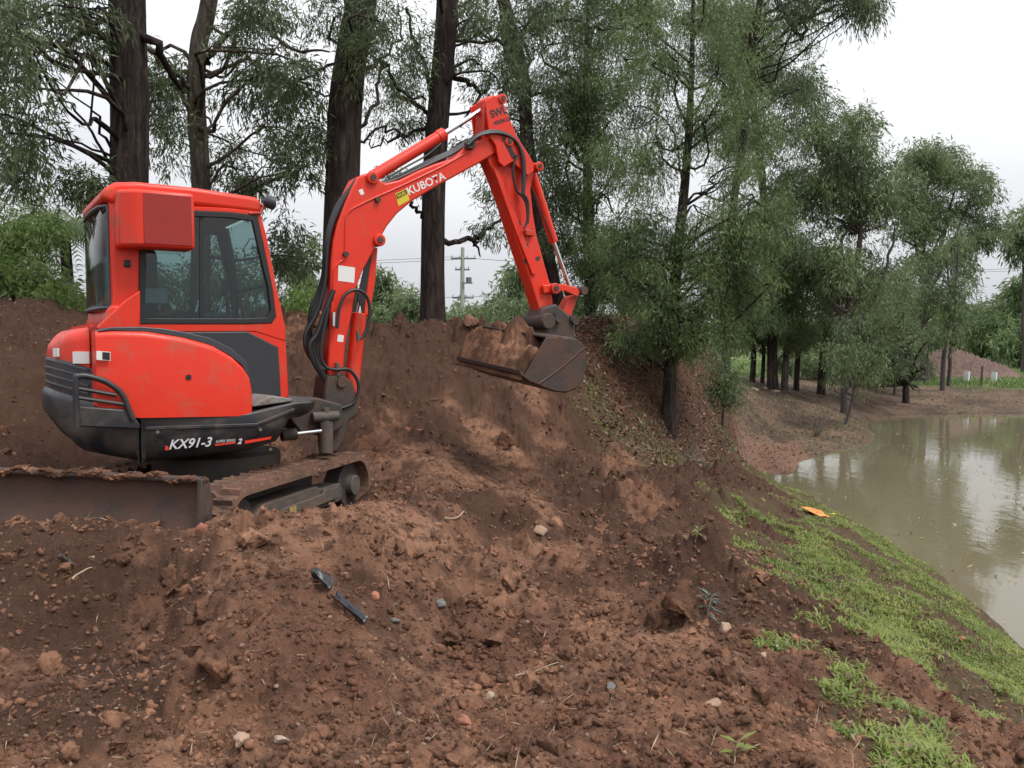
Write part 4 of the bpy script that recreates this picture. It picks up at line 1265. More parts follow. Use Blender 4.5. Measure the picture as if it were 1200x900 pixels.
# soil caked along the blade
def caked(name, a0, a1, n, rad, zz, seed, parent):
    rg_ = np.random.default_rng(seed); VV = []; FF = []; off = 0
    for k in range(n):
        V = np.array([v.co[:] for v in _ICO.verts]); 
        s_ = rad * rg_.uniform(.4, 1.2)
        V = V * (1 + .8 * (rg_.random((len(V), 1)) - .5)) * np.array([s_, s_ * 1.5, s_ * .8])
        bb_ = rg_.uniform(*a1); V += np.array([rg_.uniform(*a0), bb_, zz + rg_.normal() * rad * .4 + .02 * math.sin(bb_ * 9) * math.sin(bb_ * 23)])
        VV.append(V); FF.append(_ICF + off); off += len(V)
    me = np_mesh(name, np.vstack(VV), None, np.vstack(FF))
    return uc_obj(link(name, me, M['soil'], parent, smooth=False))
_ICO = bmesh.new(); bmesh.ops.create_icosphere(_ICO, subdivisions=2, radius=1)
_ICF = np.array([[v.index for v in f.verts] for f in _ICO.faces])
ck = caked('caked_soil', (BA - .01, BA + .05), (-.8, .62), 900, .013, .652, 3, exc); tag(ck, kind='stuff')
ck = caked('caked_soil', (-.75, .85), (-.75, -.49), 500, .020, .50, 5, exc); tag(ck, kind='stuff')
_ICO.free()
# ================================================================== VEGETATION
def leaves_mesh(name, clumps_, n_per, L, Wd, droop=.8, twig=.35, lpt=12, seed=0, spread=1.0, shellb=.5, fold=0.0, flat=1.0):
    """crown made of single leaves: clumps_ = [(x,y,z,r,weight)], leaves hang on short twigs"""
    rng = np.random.default_rng(seed)
    C = np.array([c[:3] for c in clumps_]); Rr = np.array([c[3] for c in clumps_])
    w = np.array([c[4] if len(c) > 4 else 1 for c in clumps_])
    cnt = np.maximum(1, (n_per * w / lpt)).astype(int)
    idx = np.repeat(np.arange(len(C)), cnt)
    nt = len(idx)
    d = rng.normal(size=(nt, 3)); d /= np.linalg.norm(d, axis=1, keepdims=True)
    rad = rng.random(nt) ** shellb
    # uneven outline: each clump has a few random directions where it bulges
    lob = rng.normal(size=(len(C), 5, 3)); lob /= np.linalg.norm(lob, axis=2, keepdims=True)
    best = np.max(np.einsum('nij,nj->ni', lob[idx], d), 1)
    rad = rad * (.55 + .6 * np.clip(best, 0, 1) ** 2)
    tp = C[idx] + d * (rad * Rr[idx])[:, None] * np.array([spread, spread, .8 * flat])
    td = d * .7 + rng.normal(size=(nt, 3)) * .5; td[:, 2] -= .25
    td /= np.linalg.norm(td, axis=1, keepdims=True)
    k = np.repeat(np.arange(nt), lpt); n = len(k)
    t = rng.random(n) * twig
    P = tp[k] + td[k] * t[:, None] + rng.normal(size=(n, 3)) * twig * (.10 + .008 * lpt)
    P[:, 2] -= (t ** 2) * droop * .9
    ld = td[k] * (.55) + rng.normal(size=(n, 3)) * .45; ld[:, 2] -= droop
    ld /= np.linalg.norm(ld, axis=1, keepdims=True)
    sd = np.cross(ld, rng.normal(size=(n, 3))); sd /= np.linalg.norm(sd, axis=1, keepdims=True)
    ln = L * (.6 + .8 * rng.random(n)); wd = Wd * (.6 + .7 * rng.random(n))
    a = P; b = P + ld * (ln * .4)[:, None] + sd * (wd * .5)[:, None]
    c = P + ld * ln[:, None]; c[:, 2] -= ln * .12
    e = P + ld * (ln * .4)[:, None] - sd * (wd * .5)[:, None]
    V = np.stack([a, b, c, e], 1).reshape(-1, 3)
    return np_mesh(name, V, np.arange(n * 4).reshape(-1, 4))

def tubes_mesh(name, paths, seg=6):
    """many tapered tubes in one mesh: paths = [(pts (n,3), rads (n))]"""
    VV = []; FF = []; off = 0
    for pts, rad in paths:
        pts = np.asarray(pts, float); n = len(pts)
        s = seg if max(rad) < .09 else max(seg, 14)
        t = np.gradient(pts, axis=0); t /= np.linalg.norm(t, axis=1, keepdims=True) + 1e-9
        ref = np.array([.31, .87, .1]) if abs(t[:, 2]).mean() > .5 else np.array([0, 0, 1.])
        a = np.cross(t, ref); a /= np.linalg.norm(a, axis=1, keepdims=True) + 1e-9
        b = np.cross(t, a)
        ang = np.arange(s) * 2 * math.pi / s
        ring = pts[:, None] + (a[:, None] * np.cos(ang)[None, :, None] + b[:, None] * np.sin(ang)[None, :, None]) * np.asarray(rad)[:, None, None]
        if s > 8:   # fluted bark
            nz = fbm(ang[None] * 2.3 + 0 * pts[:, 2:3], pts[:, 2:3] * .8 + 0 * ang[None], 11, 3) - .5
            ctr = pts[:, None]
            ring = ctr + (ring - ctr) * (1 + .16 * nz[..., None])
        VV.append(ring.reshape(-1, 3))
        i = np.arange(n - 1)[:, None] * s + np.arange(s)[None]
        j = np.arange(n - 1)[:, None] * s + (np.arange(s)[None] + 1) % s
        FF.append(np.stack([i, j, j + s, i + s], -1).reshape(-1, 4) + off)
        off += n * s
    me = np_mesh(name, np.vstack(VV), np.vstack(FF))
    me.polygons.foreach_set('use_smooth', np.ones(len(me.polygons), bool))
    return me

def limb(p0, p1, r0, r1, rng, wob=.12, n=9, sag=.0, rise=.25):
    """gnarled limb from p0 to p1"""
    p0 = np.array(p0, float); p1 = np.array(p1, float)
    L = np.linalg.norm(p1 - p0)
    t = np.linspace(0, 1, n)
    pts = p0 + (p1 - p0) * t[:, None]
    for k in range(3):
        w = rng.normal(size=3) * wob * L / (k + 1)
        ph = rng.random() * 2
        pts += np.sin(math.pi * t * (k + 1))[:, None] * w
    pts[:, 2] += np.sin(math.pi * t) * L * rise * .3 - t * t * L * sag * .3 + t * L * sag * .3
    rad = r0 + (r1 - r0) * t ** .8
    return pts, rad

def px_region(cx, cy, rx, ry, d, dd, n, r, rng, w=1.0):
    """n clump centres spread through an elliptical column of air"""
    out = []
    for i in range(n):
        while True:
            a, b = rng.uniform(-1, 1, 2)
            if a * a + b * b <= 1: break
        q = at(cx + a * rx, cy + b * ry, d + rng.uniform(-dd, dd))
        out.append((q.x, q.y, q.z, r * rng.uniform(.7, 1.25), w * rng.uniform(.7, 1.2)))
    return out

def tree(name, label, cat, trunk, regions, leafmat, barkmat, L, Wd, n_per, group=None, seed=1, droop=.8, twig=.35, extra_limbs=(), rtop=.5, lpt=12, basex=True, fork=None, wob=.12, subt=3, shellb=.5, limb_r=.05, att=.45, keep=1.0, rs=1.0):
    """trunk = [(px,py,d,r)...] from the base up; regions = px_region args; limbs grow from the trunk to every clump"""
    rng = np.random.default_rng(seed)
    P = []; Rd = []
    for (px, py, d, r) in trunk:
        q = at(px, py, d); P.append((q.x, q.y, q.z)); Rd.append(r)
    base = Vector(P[0])
    g = gz(base.x, base.y)
    base.z = g - .02
    P[0] = (P[0][0], P[0][1], g - .15)
    # flare at the foot
    tp = [np.array(v) for v in spline(P, 6)]
    tp = np.array(tp)
    s = np.concatenate([[0], np.cumsum(np.linalg.norm(np.diff(tp, axis=0), axis=1))])
    sr = np.concatenate([[0], np.cumsum([np.linalg.norm(np.array(P[i + 1]) - np.array(P[i])) for i in range(len(P) - 1)])])
    rad = np.interp(s, sr, Rd)
    rad = rad * (1 + .28 * np.exp(-s / .25))
    # slight wander
    amp = np.minimum(s * .02, .05)
    tp[:, 0] += np.sin(s * 1.3 + seed) * amp * .5
    paths = [(tp, rad)]
    cl = []
    for rg in regions: cl += px_region(*rg[:7], rg[7] * rs, rng, *(rg[8:]))
    origin = np.array(base)
    for (x, y, z, r, w) in cl:
        if rng.random() > keep: continue
        c = np.array((x, y, z))
        hd = np.hypot(tp[:, 0] - x, tp[:, 1] - y)
        want = z - att * hd - .2
        i = int(np.argmin(np.abs(tp[:, 2] - want) + .3 * hd + (tp[:, 2] < g + .6) * 5))
        i = max(1, min(i, len(tp) - 1))
        r0 = min(rad[i] * .45, limb_r * (.5 + .25 * hd[i]) + .008)
        pts, rr = limb(tp[i], c, max(r0, .012), .010, rng, wob=wob)
        paths.append((pts, rr))
        for k in range(subt):
            j = rng.integers(4, 9)
            e = c + rng.normal(size=3) * r * .55
            paths.append(limb(pts[j], e, rr[j] * .6, .004, rng, wob=.15, n=6))
    for lb in extra_limbs:
        Q = [np.array(at(*q[:3])) for q in lb]
        rr = [q[3] for q in lb]
        sp = np.array([np.array(v) for v in spline([tuple(q) for q in Q], 5)])
        sp += rng.normal(size=sp.shape) * .03
        paths.append((sp, np.interp(np.linspace(0, 1, len(sp)), np.linspace(0, 1, len(rr)), rr)))
    root = empty(name, base)
    tag(root, label, cat, group)
    for (pts, _) in paths: pts -= origin
    link('trunk', tubes_mesh('trunk', paths), barkmat, root, smooth=False)
    if cl:
        cl = [(a - origin[0], b - origin[1], c - origin[2], r, w) for (a, b, c, r, w) in cl]
        link('crown', leaves_mesh('crown', cl, n_per, L, Wd, droop, twig, lpt, seed + 50, shellb=shellb), leafmat, root, smooth=False)
    return root

EUC, FEA, MID, BRI = M['euc'], M['feather'], M['mid'], M['bright']
BD, BG, BF = M['bark_dark'], M['bark_grey'], M['bark_far']
GE = 'tall gum trees on top of the soil bank'
# ---- the four tall gums on the crest behind the excavator
tree('gum_tree', 'thick dark-barked gum with straight trunk rising directly behind the red cab roof', 'tree',
     [(150, 400, 10.6, .235), (150, 250, 10.6, .225), (150, 100, 10.6, .22), (151, 0, 10.6, .21), (155, -250, 10.6, .17), (160, -500, 10.6, .09)],
     [(25, 20, 60, 45, 9.6, 1.2, 12, .5), (95, 45, 40, 40, 10, 1, 7, .42), (20, 130, 34, 55, 9.4, 1, 10, .42), (25, 195, 35, 22, 9.6, .8, 4, .28), (100, 225, 22, 14, 9.9, .4, 4, .22),
      (190, 100, 20, 70, 11.5, .6, 7, .4), (80, -120, 180, 80, 10.5, 2, 14, .8), (200, -300, 180, 120, 10.5, 2, 10, .9)],
     EUC, BD, .105, .021, 330, GE, 11, droop=.48, twig=.20, lpt=22, subt=2, att=.1, keep=.34, wob=.12, limb_r=.03,
     extra_limbs=[[(148, 42, 10.6, .045), (110, 38, 10.3, .035), (60, 50, 10, .03), (0, 44, 9.8, .02)], [(150, 30, 10.5, .06), (185, 60, 10.6, .05), (215, 105, 11.2, .03)],
                  [(130, 190, 10.5, .02), (90, 130, 10.2, .014), (60, 90, 10, .008)], [(130, 175, 10.5, .02), (100, 120, 10, .012), (40, 80, 9.8, .006)], [(128, 185, 10.5, .018), (70, 165, 10, .010), (20, 150, 9.8, .006)]])
tree('gum_tree', 'slimmer grey-brown gum with leaning upper trunk just right of the thick one behind the cab', 'tree',
     [(235, 400, 12.2, .135), (234, 220, 12.2, .13), (231, 120, 12.2, .125), (236, 50, 12.2, .12), (247, 0, 12.2, .115), (270, -200, 12.2, .08), (280, -350, 12.2, .05)],
     [(295, 75, 50, 45, 12.2, 1, 12, .42), (330, 130, 45, 50, 11.8, 1, 11, .44), (352, 180, 22, 28, 11.6, .5, 4, .36), (200, 130, 24, 75, 13.4, .4, 8, .44), (262, 190, 28, 26, 13.2, .6, 4, .36), (300, 15, 60, 24, 12, 1, 6, .38),
      (336, 285, 12, 24, 12.2, .4, 5, .27), (290, 215, 18, 16, 12.3, .4, 3, .26), (260, -120, 120, 70, 12, 2, 9, .8)],
     EUC, BG, .105, .021, 360, GE, 12, droop=.48, twig=.20, lpt=22, subt=2, att=.1, keep=.34, wob=.12, limb_r=.03,
     extra_limbs=[[(233, 110, 12.2, .05), (205, 98, 12.2, .045), (165, 100, 11.5, .04)], [(240, 75, 12.2, .05), (270, 40, 12, .03), (300, 24, 11.8, .03), (335, 52, 11.6, .026), (382, 62, 11.4, .012)],
                  [(233, 105, 12.2, .045), (215, 96, 12, .04), (170, 52, 11.4, .035), (120, 10, 11, .03)]])
tree('gum_tree', 'nearly black straight gum trunk rising behind the rear end of the red boom', 'tree',
     [(396, 400, 11.4, .235), (399, 250, 11.4, .225), (407, 120, 11.4, .215), (418, 40, 11.4, .21), (424, 0, 11.4, .205), (436, -200, 11.4, .16), (440, -420, 11.4, .08)],
     [(375, 20, 26, 22, 11, .6, 3, .3), (440, 30, 34, 40, 10.6, .5, 7, .38), (455, 110, 24, 40, 12.2, .6, 4, .30), (400, -80, 100, 60, 11, 1.5, 7, .7), (425, 70, 14, 30, 10.8, .3, 3, .26)],
     EUC, BD, .085, .014, 380, GE, 13, droop=.48, twig=.20, lpt=22, subt=2, att=.1, keep=.34, wob=.12, limb_r=.028,
     extra_limbs=[[(424, 80, 11.5, .035), (450, 75, 12, .03), (470, 105, 12.4, .026), (500, 118, 13, .018)], [(418, 165, 11.5, .03), (440, 120, 11.8, .025), (446, 80, 12, .02), (470, 40, 12.4, .015), (466, 5, 12.4, .01)],
                  [(414, 90, 11.5, .03), (390, 75, 11.4, .022), (360, 90, 11.2, .016), (335, 100, 11, .01)], [(420, 165, 11.6, .02), (455, 150, 12, .018), (478, 165, 12.6, .012)], [(404, 105, 11.5, .02), (380, 110, 11.4, .014), (352, 95, 11.2, .01)]])
tree('gum_tree', 'rough grey-barked gum standing on the bank crest under the red boom beside the power pole', 'tree',
     [(506, 384, 13.4, .20), (507, 300, 13.4, .18), (511, 200, 13.4, .175), (516, 100, 13.4, .175), (523, 0, 13.4, .165), (532, -180, 13.4, .13), (536, -350, 13.4, .07)],
     [(480, 55, 22, 40, 13, .6, 5, .32), (560, 80, 40, 45, 14, 1, 9, .4), (590, 20, 45, 25, 13.6, 1, 6, .4), (582, 245, 26, 24, 14.6, .6, 4, .26), (625, 285, 14, 20, 15, .5, 3, .28), (560, 190, 30, 30, 14.2, .5, 5, .34),
      (480, 130, 20, 30, 14, .5, 4, .28), (470, 210, 24, 20, 14, .5, 2, .2), (530, -90, 100, 60, 13, 1.5, 8, .7)],
     EUC, BD, .10, .019, 330, GE, 14, droop=.48, twig=.20, lpt=22, subt=2, att=.1, keep=.34, wob=.12, limb_r=.03,
     extra_limbs=[[(514, 285, 13.5, .05), (545, 282, 13.8, .045), (562, 276, 14, .04), (580, 262, 14.2, .03), (610, 235, 14.4, .016)], [(560, 278, 14, .03), (557, 288, 14, .026), (564, 299, 14, .012)],
                  [(500, 256, 13.4, .035), (489, 246, 13.3, .03), (480, 236, 13.2, .022)], [(518, 80, 13.5, .05), (545, 95, 13.8, .045), (562, 110, 14, .03), (540, 150, 14.2, .015)], [(514, 140, 13.5, .04), (480, 118, 13.4, .035), (455, 100, 13.2, .02), (440, 80, 13, .012)],
                  [(514, 120, 13.5, .04), (490, 60, 13.4, .03), (478, 10, 13.2, .02)], [(512, 145, 13.5, .03), (470, 160, 13.3, .026), (440, 170, 13.2, .014), (424, 165, 13, .01)]])
tree('gum_tree', 'crooked dark gum whose twisting limbs fork above the top of the raised arm', 'tree',
     [(662, 390, 16.8, .15), (642, 300, 16.4, .14), (618, 180, 16.2, .13), (612, 90, 16.2, .125), (600, 30, 16.2, .11), (590, -20, 16.2, .09), (580, -150, 16.2, .05)],
     [(640, 60, 50, 50, 16, 1.5, 12, .55), (560, 25, 34, 26, 16, 1, 4, .4), (620, 140, 40, 40, 16.5, 1, 8, .5), (640, 10, 60, 24, 15.6, 1, 7, .5), (655, 230, 30, 60, 17, 1, 8, .55), (600, -90, 100, 50, 16, 2, 7, .8)],
     EUC, BD, .105, .02, 430, GE, 15, droop=.48, twig=.20, lpt=22, subt=2, att=.1, keep=.34, wob=.12, limb_r=.035,
     extra_limbs=[[(611, 100, 16.2, .08), (596, 60, 16.0, .08), (590, 10, 15.8, .07), (575, -20, 15.6, .05)], [(600, 50, 16.2, .05), (640, 24, 16, .035), (690, 30, 15.8, .03), (730, 40, 15.6, .012)], [(596, 92, 16.2, .05), (588, 110, 16.2, .03), (590, 135, 16.2, .014)],
                  [(600, 60, 16, .04), (572, 40, 16, .03), (545, 32, 15.8, .014)]])
# ---- feathery wattles right of the arm
GW = 'feathery wattle trees right of the excavator arm'
tree('wattle_tree', 'feathery dark green wattle with slim black trunk rooted on the leaf-littered slope', 'tree',
     [(783, 488, 13.6, .12), (785, 440, 13.6, .10), (789, 390, 13.6, .095), (794, 310, 13.6, .085), (800, 230, 13.6, .075), (806, 150, 13.6, .06), (812, 60, 13.6, .04), (815, -40, 13.6, .02)],
     [(800, 60, 75, 60, 13.6, .9, 16, .52), (750, 150, 50, 60, 13.3, .8, 11, .5), (860, 160, 44, 60, 13.5, .8, 12, .5), (800, 270, 75, 30, 13.4, .9, 10, .5), (870, 250, 45, 40, 13.6, .8, 10, .5), (800, 330, 85, 40, 13.4, .9, 18, .48), (745, 300, 30, 60, 13.6, .5, 8, .45), (865, 340, 45, 35, 13.8, .6, 9, .45),
      (800, 392, 60, 14, 13.4, .4, 8, .26), (735, 400, 18, 8, 13.3, .2, 2, .20), (820, -60, 60, 50, 13.6, 1, 8, .6)],
     FEA, BD, .085, .015, 760, GW, 21, rs=.85, keep=.55, wob=.18, droop=.45, twig=.20, limb_r=.022, subt=2, lpt=40,
     extra_limbs=[[(789, 372, 13.6, .05), (775, 356, 13.5, .04), (750, 335, 13.3, .03), (720, 322, 13.1, .012)]])
tree('wattle_tree', 'broad grey-green wattle filling the space directly behind the arm and bucket cylinder', 'tree',
     [(690, 388, 17.5, .13), (692, 330, 17.5, .12), (688, 230, 17.5, .10), (686, 140, 17.5, .08), (690, 40, 17.5, .05), (692, -60, 17.5, .03)],
     [(670, 120, 60, 55, 17.5, 1.2, 14, .65), (720, 60, 65, 60, 17.2, 1.2, 16, .68), (700, 200, 70, 60, 17.5, 1.2, 16, .65), (665, 260, 45, 45, 17, 1, 9, .55), (720, 290, 60, 45, 17.5, 1, 12, .6), (700, 350, 75, 22, 18, 1, 9, .45), (740, -40, 100, 40, 17, 1, 9, .7), (700, 10, 60, 30, 17, 1, 8, .6)],
     FEA, BD, .10, .019, 740, GW, 22, rs=.85, keep=.55, wob=.18, droop=.45, twig=.24, limb_r=.03, lpt=36,
     extra_limbs=[[(690, 200, 17.4, .05), (672, 175, 17.2, .04), (655, 150, 17, .02)], [(678, 190, 17, .05), (700, 165, 17, .03), (712, 140, 17, .014)]])
tree('wattle_tree', 'tall dense green wattle with rounded right edge against the white sky', 'tree',
     [(906, 440, 33, 0.20), (903, 350, 33, 0.17), (895, 240, 33, 0.14), (885, 140, 33, 0.12), (880, 50, 33, 0.07)],
     [(880, 60, 60, 55, 32, 1.7, 16, 1.12), (905, 150, 58, 60, 32, 1.7, 18, 1.10), (925, 235, 38, 50, 32, 1.4, 12, 0.96), (890, 300, 70, 45, 32, 1.4, 16, 1.00), (840, 20, 60, 50, 32, 1.4, 12, 1.12), (930, 330, 40, 40, 32, 1.2, 10, 0.88), (900, 385, 60, 18, 32, 1.2, 7, 0.73), (830, -50, 80, 40, 32, 1.2, 8, 1.25)],
     FEA, BD, .15, .032, 820, GW, 23, rs=.85, keep=.55, wob=.18, droop=.4, twig=.30, limb_r=.03, lpt=36)
tree('gum_tree', 'overhanging gum limb with wispy leaf sprays reaching into the white sky at the top', 'tree',
     [(850, 425, 24, .12), (855, 300, 24, .11), (870, 160, 24, .10), (885, 40, 24, .09), (900, -60, 24, .08), (905, -150, 24, .05)],
     [(1000, 2, 40, 8, 23, .8, 6, .34), (925, 10, 26, 14, 23, .8, 3, .35), (975, -30, 70, 24, 23, 1, 6, .5), (850, 40, 60, 50, 24.5, 1, 8, .8), (880, 120, 60, 60, 25, 1, 8, .8)],
     EUC, BD, .17, .03, 420, None, 24, droop=.9, twig=.5, limb_r=.03,
     extra_limbs=[[(896, -40, 24, .10), (915, 10, 23.5, .09), (938, 44, 23, .05)], [(912, 8, 23.5, .08), (945, 22, 23.2, .07), (965, 2, 23, .06), (1010, -10, 23, .03)], [(938, 46, 23, .06), (950, 20, 23, .04), (980, 14, 23, .02)]])
tree('gum_tree', 'airy gum with slanting bare limbs beyond the wattles where the tree line starts to fall', 'tree',
     [(992, 432, 31, .16), (990, 395, 31, .14), (1000, 340, 31, .11), (1006, 290, 31, .09), (1008, 240, 31, .07), (990, 180, 31, .04)],
     [(985, 160, 42, 26, 31, 1.5, 11, .85), (1005, 205, 48, 28, 31, 1.5, 11, .85), (1020, 255, 40, 28, 31, 1.5, 9, .75), (960, 220, 26, 50, 31, 1.5, 9, .8), (960, 300, 30, 40, 30, 1, 9, .8), (1010, 320, 44, 26, 31, 1.5, 8, .7), (945, 110, 24, 26, 31, 1, 4, .7)],
     MID, BF, .20, .045, 520, None, 25, rs=.78, lpt=24, droop=.45, twig=.45, limb_r=.05,
     extra_limbs=[[(992, 395, 31, .10), (975, 340, 31, .08), (985, 290, 31, .06), (1005, 240, 31, .03)], [(994, 395, 31, .10), (1025, 350, 31, .07), (1042, 300, 31, .05), (1050, 262, 31, .02)]])
tree('gum_tree', 'tall rounded gum with many thin stems standing beside the mulch heap across the pond', 'tree',
     [(1084, 440, 45, .24), (1083, 395, 45, .20), (1086, 340, 45, .15), (1082, 290, 45, .12), (1085, 240, 45, .08), (1088, 200, 45, .05)],
     [(1085, 188, 24, 14, 45, 2, 9, .95), (1115, 192, 30, 18, 45, 2, 10, .95), (1152, 212, 15, 16, 45, 1.5, 5, .85), (1072, 225, 26, 22, 45, 2, 8, .95), (1100, 250, 34, 22, 45, 2, 10, .9), (1148, 272, 22, 12, 45, 1.5, 5, .75), (1165, 262, 12, 10, 45, 1, 3, .7), (1066, 285, 24, 25, 45, 2, 7, .85), (1115, 305, 34, 20, 45, 2, 7, .75), (1090, 350, 40, 24, 45, 2, 8, .8), (1140, 240, 14, 12, 45, 1, 2, .6)],
     MID, BF, .24, .055, 520, None, 26, rs=.74, lpt=24, droop=.4, twig=.5, keep=.8, limb_r=.05,
     extra_limbs=[[(1084, 380, 45, .12), (1092, 320, 45, .10), (1110, 260, 45, .07), (1120, 210, 45, .03)], [(1084, 370, 45, .10), (1078, 310, 45, .08), (1068, 250, 45, .05), (1074, 210, 45, .03)], [(1088, 345, 45, .10), (1110, 300, 45, .08), (1135, 240, 45, .05), (1150, 220, 45, .02)]])
tree('gum_tree', 'thin twin-stemmed gum in front of the mulch heap at the paddock edge', 'tree',
     [(1104, 452, 41, .11), (1106, 420, 41, .10), (1112, 380, 41, .08), (1120, 330, 41, .06), (1125, 280, 41, .03)],
     [(1105, 350, 30, 18, 41, 1, 7, .7), (1130, 300, 22, 25, 41, 1, 5, .6), (1080, 330, 20, 20, 41, 1, 4, .6), (1100, 380, 34, 10, 41, 1, 5, .5)],
     MID, BF, .24, .045, 300, None, 27, droop=.7, twig=.6, limb_r=.035,
     extra_limbs=[[(1112, 452, 41, .09), (1114, 410, 41, .08), (1118, 370, 41, .06), (1110, 320, 41, .04), (1104, 270, 41, .02)]])
# ---- trees at the head of the pond
k = 0
lab = ['slim dark paperbark at the left end of the row behind the pond inlet', 'second slim trunk of the paperbark row behind the inlet, leaning slightly left', 'middle dark trunk of the paperbark row, thickest at its foot',
       'pale grey paperbark trunk forked near the ground in the row', 'paperbark right of the pale forked trunk, half hidden by leaves', 'right end paperbark of the row with ragged hanging bark']
for (x, y, d, r, rx) in ((881, 438, 33.5, .11, 862), (893, 440, 34.5, .08, 884), (905, 443, 34, .13, 900), (919, 446, 33.5, .13, 925), (933, 443, 35, .11, 950), (962, 448, 35, .16, 978)):
    tree('paperbark_tree', lab[k], 'tree', [(x, y, d, r), (x + 2, y - 30, d, r * .9), (x + (rx - x) * .5, y - 70, d, r * .7), (rx, y - 120, d, r * .4)],
         [(rx, 350, 26, 28, d, 1.2, 9, .80), (rx + 5, 392, 24, 14, d, 1.2, 6, .62), (rx, 310, 20, 24, d, 1.2, 4, .78)], MID if k % 2 else FEA, BG if k == 3 else BD, .13, .028, 420, 'paperbark row behind the pond inlet', 40 + k, rs=.85, droop=.5, twig=.3, limb_r=.03, lpt=22)
    k += 1
tree('paperbark_tree', 'wide soft green paperbark bush leaning over the far corner of the pond', 'tree',
     [(1062, 456, 37, .14), (1060, 430, 37, .12), (1048, 400, 37, .09), (1035, 370, 37, .05)],
     [(1030, 345, 34, 20, 35, 1.5, 10, .8), (1045, 385, 26, 22, 35, 1.5, 10, .75), (1015, 390, 30, 26, 34, 1.5, 10, .75), (1030, 420, 30, 14, 34, 1, 7, .6), (985, 360, 30, 24, 33, 1, 8, .75)],
     M['mid'], BD, .13, .032, 560, None, 50, rs=.85, droop=.4, twig=.35, lpt=22, limb_r=.03)
tree('sapling', 'young pale-leaved gum sapling leaning out over the pond shore', 'sapling',
     [(989, 497, 26.8, .05), (997, 475, 26.8, .04), (1002, 440, 26.8, .03), (1000, 400, 26.8, .02), (1000, 370, 26.8, .012)],
     [(1000, 380, 12, 14, 25.8, .4, 5, .36), (985, 408, 16, 14, 25.8, .5, 6, .38), (1012, 412, 14, 14, 25.8, .5, 5, .36), (995, 438, 22, 12, 25.8, .5, 6, .34), (1030, 430, 8, 8, 25.8, .3, 2, .25)],
     M['mid'], BF, .12, .035, 160, None, 51, droop=.9, twig=.35, limb_r=.015)
tree('shrub', 'small grey-green wattle shrub beside the slim black trunk on the slope', 'shrub',
     [(846, 486, 17.6, .03), (848, 460, 17.6, .025), (850, 430, 17.6, .015)],
     [(848, 440, 16, 16, 17.6, .3, 6, .28), (850, 462, 13, 14, 17.6, .3, 6, .22), (838, 422, 12, 8, 17.6, .2, 2, .2)],
     M['mid'], BF, .08, .018, 300, None, 52, droop=.3, twig=.25, limb_r=.01)
tree('shrub', 'low bright green shrub below the drooping wattle at the top of the littered slope', 'shrub',
     [(790, 420, 14.6, .02), (790, 405, 14.6, .015), (790, 395, 14.6, .01)],
     [(782, 392, 26, 9, 14.6, .3, 7, .22), (805, 405, 12, 8, 14.6, .3, 3, .2)],
     M['mid'], BF, .08, .015, 260, None, 53, droop=.7, twig=.2, limb_r=.01)
# bare twiggy shrub on the shore
rng = np.random.default_rng(4)
q0 = at(957, 512, 24.6); g0 = gz(q0.x, q0.y)
paths = []
for i in range(16):
    e = at(957 + rng.uniform(-22, 22), rng.uniform(462, 490), 24.6 + rng.uniform(-.4, .4))
    p_, r_ = limb((rng.uniform(-.05, .05), rng.uniform(-.05, .05), -.03), (e.x - q0.x, e.y - q0.y, e.z - g0), .012, .003, rng, wob=.08, n=7)
    paths.append((p_, r_))
    for kk in range(3):
        j = rng.integers(2, 6); paths.append(limb(p_[j], p_[j] + rng.normal(size=3) * .14 + np.array([0, 0, .12]), .005, .002, rng, n=4))
bsh = link('bare_shrub', tubes_mesh('bare_shrub', paths, 5), mat_simple('dead_twig', (.16, .125, .10), .9), None, loc=(q0.x, q0.y, g0), smooth=False)
tag(bsh, 'leafless grey twiggy shrub on the bare shore left of the pale sapling', 'shrub')

# ---- far trees
def far_tree(label, x, d, top, rx, mat, seed, base=None, n=12, name='distant_tree', group=None, low=None, wd=.07):
    base = base or 402
    low = low or base - 8
    h = (low - top)
    rr = rx * d / 1000
    regs = [(x, top + h * .30, rx * .62, h * .22, d, rr * .5, int(n * .45) + 1, max(.7, rr * .34)), (x, top + h * .62, rx * .85, h * .28, d, rr * .6, int(n * .55) + 1, max(.7, rr * .36))]
    return tree(name, label, 'tree', [(x, base, d, .004 * d * 1.0), (x + 1, base - h * .3, d, .003 * d), (x - 1, base - h * .6, d, .002 * d), (x, top + h * .15, d, .001 * d)],
                regs, mat, BF, .007 * d, .0019 * d, 300, group, seed, droop=.5, twig=.012 * d, limb_r=.05, subt=1)
GF = 'far trees seen beyond the soil bank'
far_tree('pale loose gum seen between the cab and the boom hoses', 352, 34, 268, 34, MID, 61, 398, 10, 'gum_tree', GF)
far_tree('small yellow-green bush low between the cab and the boom', 362, 28, 338, 26, BRI, 62, 396, 8, 'bush', GF, 392)
far_tree('spreading gum far off just right of the boom foot with tiered crown', 455, 50, 305, 34, MID, 63, 398, 11, 'gum_tree', GF)
far_tree('rounded far tree close left of the grey-barked gum trunk', 478, 42, 348, 24, MID, 64, 398, 9, 'distant_tree', GF)
far_tree('low dark green far tree below the tiered crown', 440, 44, 360, 26, FEA, 65, 398, 9, 'distant_tree', GF)
far_tree('small far tree right of the power pole base', 562, 60, 358, 16, MID, 66, 398, 7, 'distant_tree', GF)
far_tree('loose pale gum standing left of the arm and bucket', 612, 38, 308, 38, MID, 67, 400, 14, 'gum_tree', GF)
far_tree('bushy light green tree low behind the soil heaped in the bucket', 610, 30, 352, 40, MID, 68, 398, 12, 'distant_tree', GF, 394)
far_tree('low far bush between the grey-barked gum and the power pole', 532, 55, 368, 20, MID, 69, 398, 7, 'bush', GF, 396)
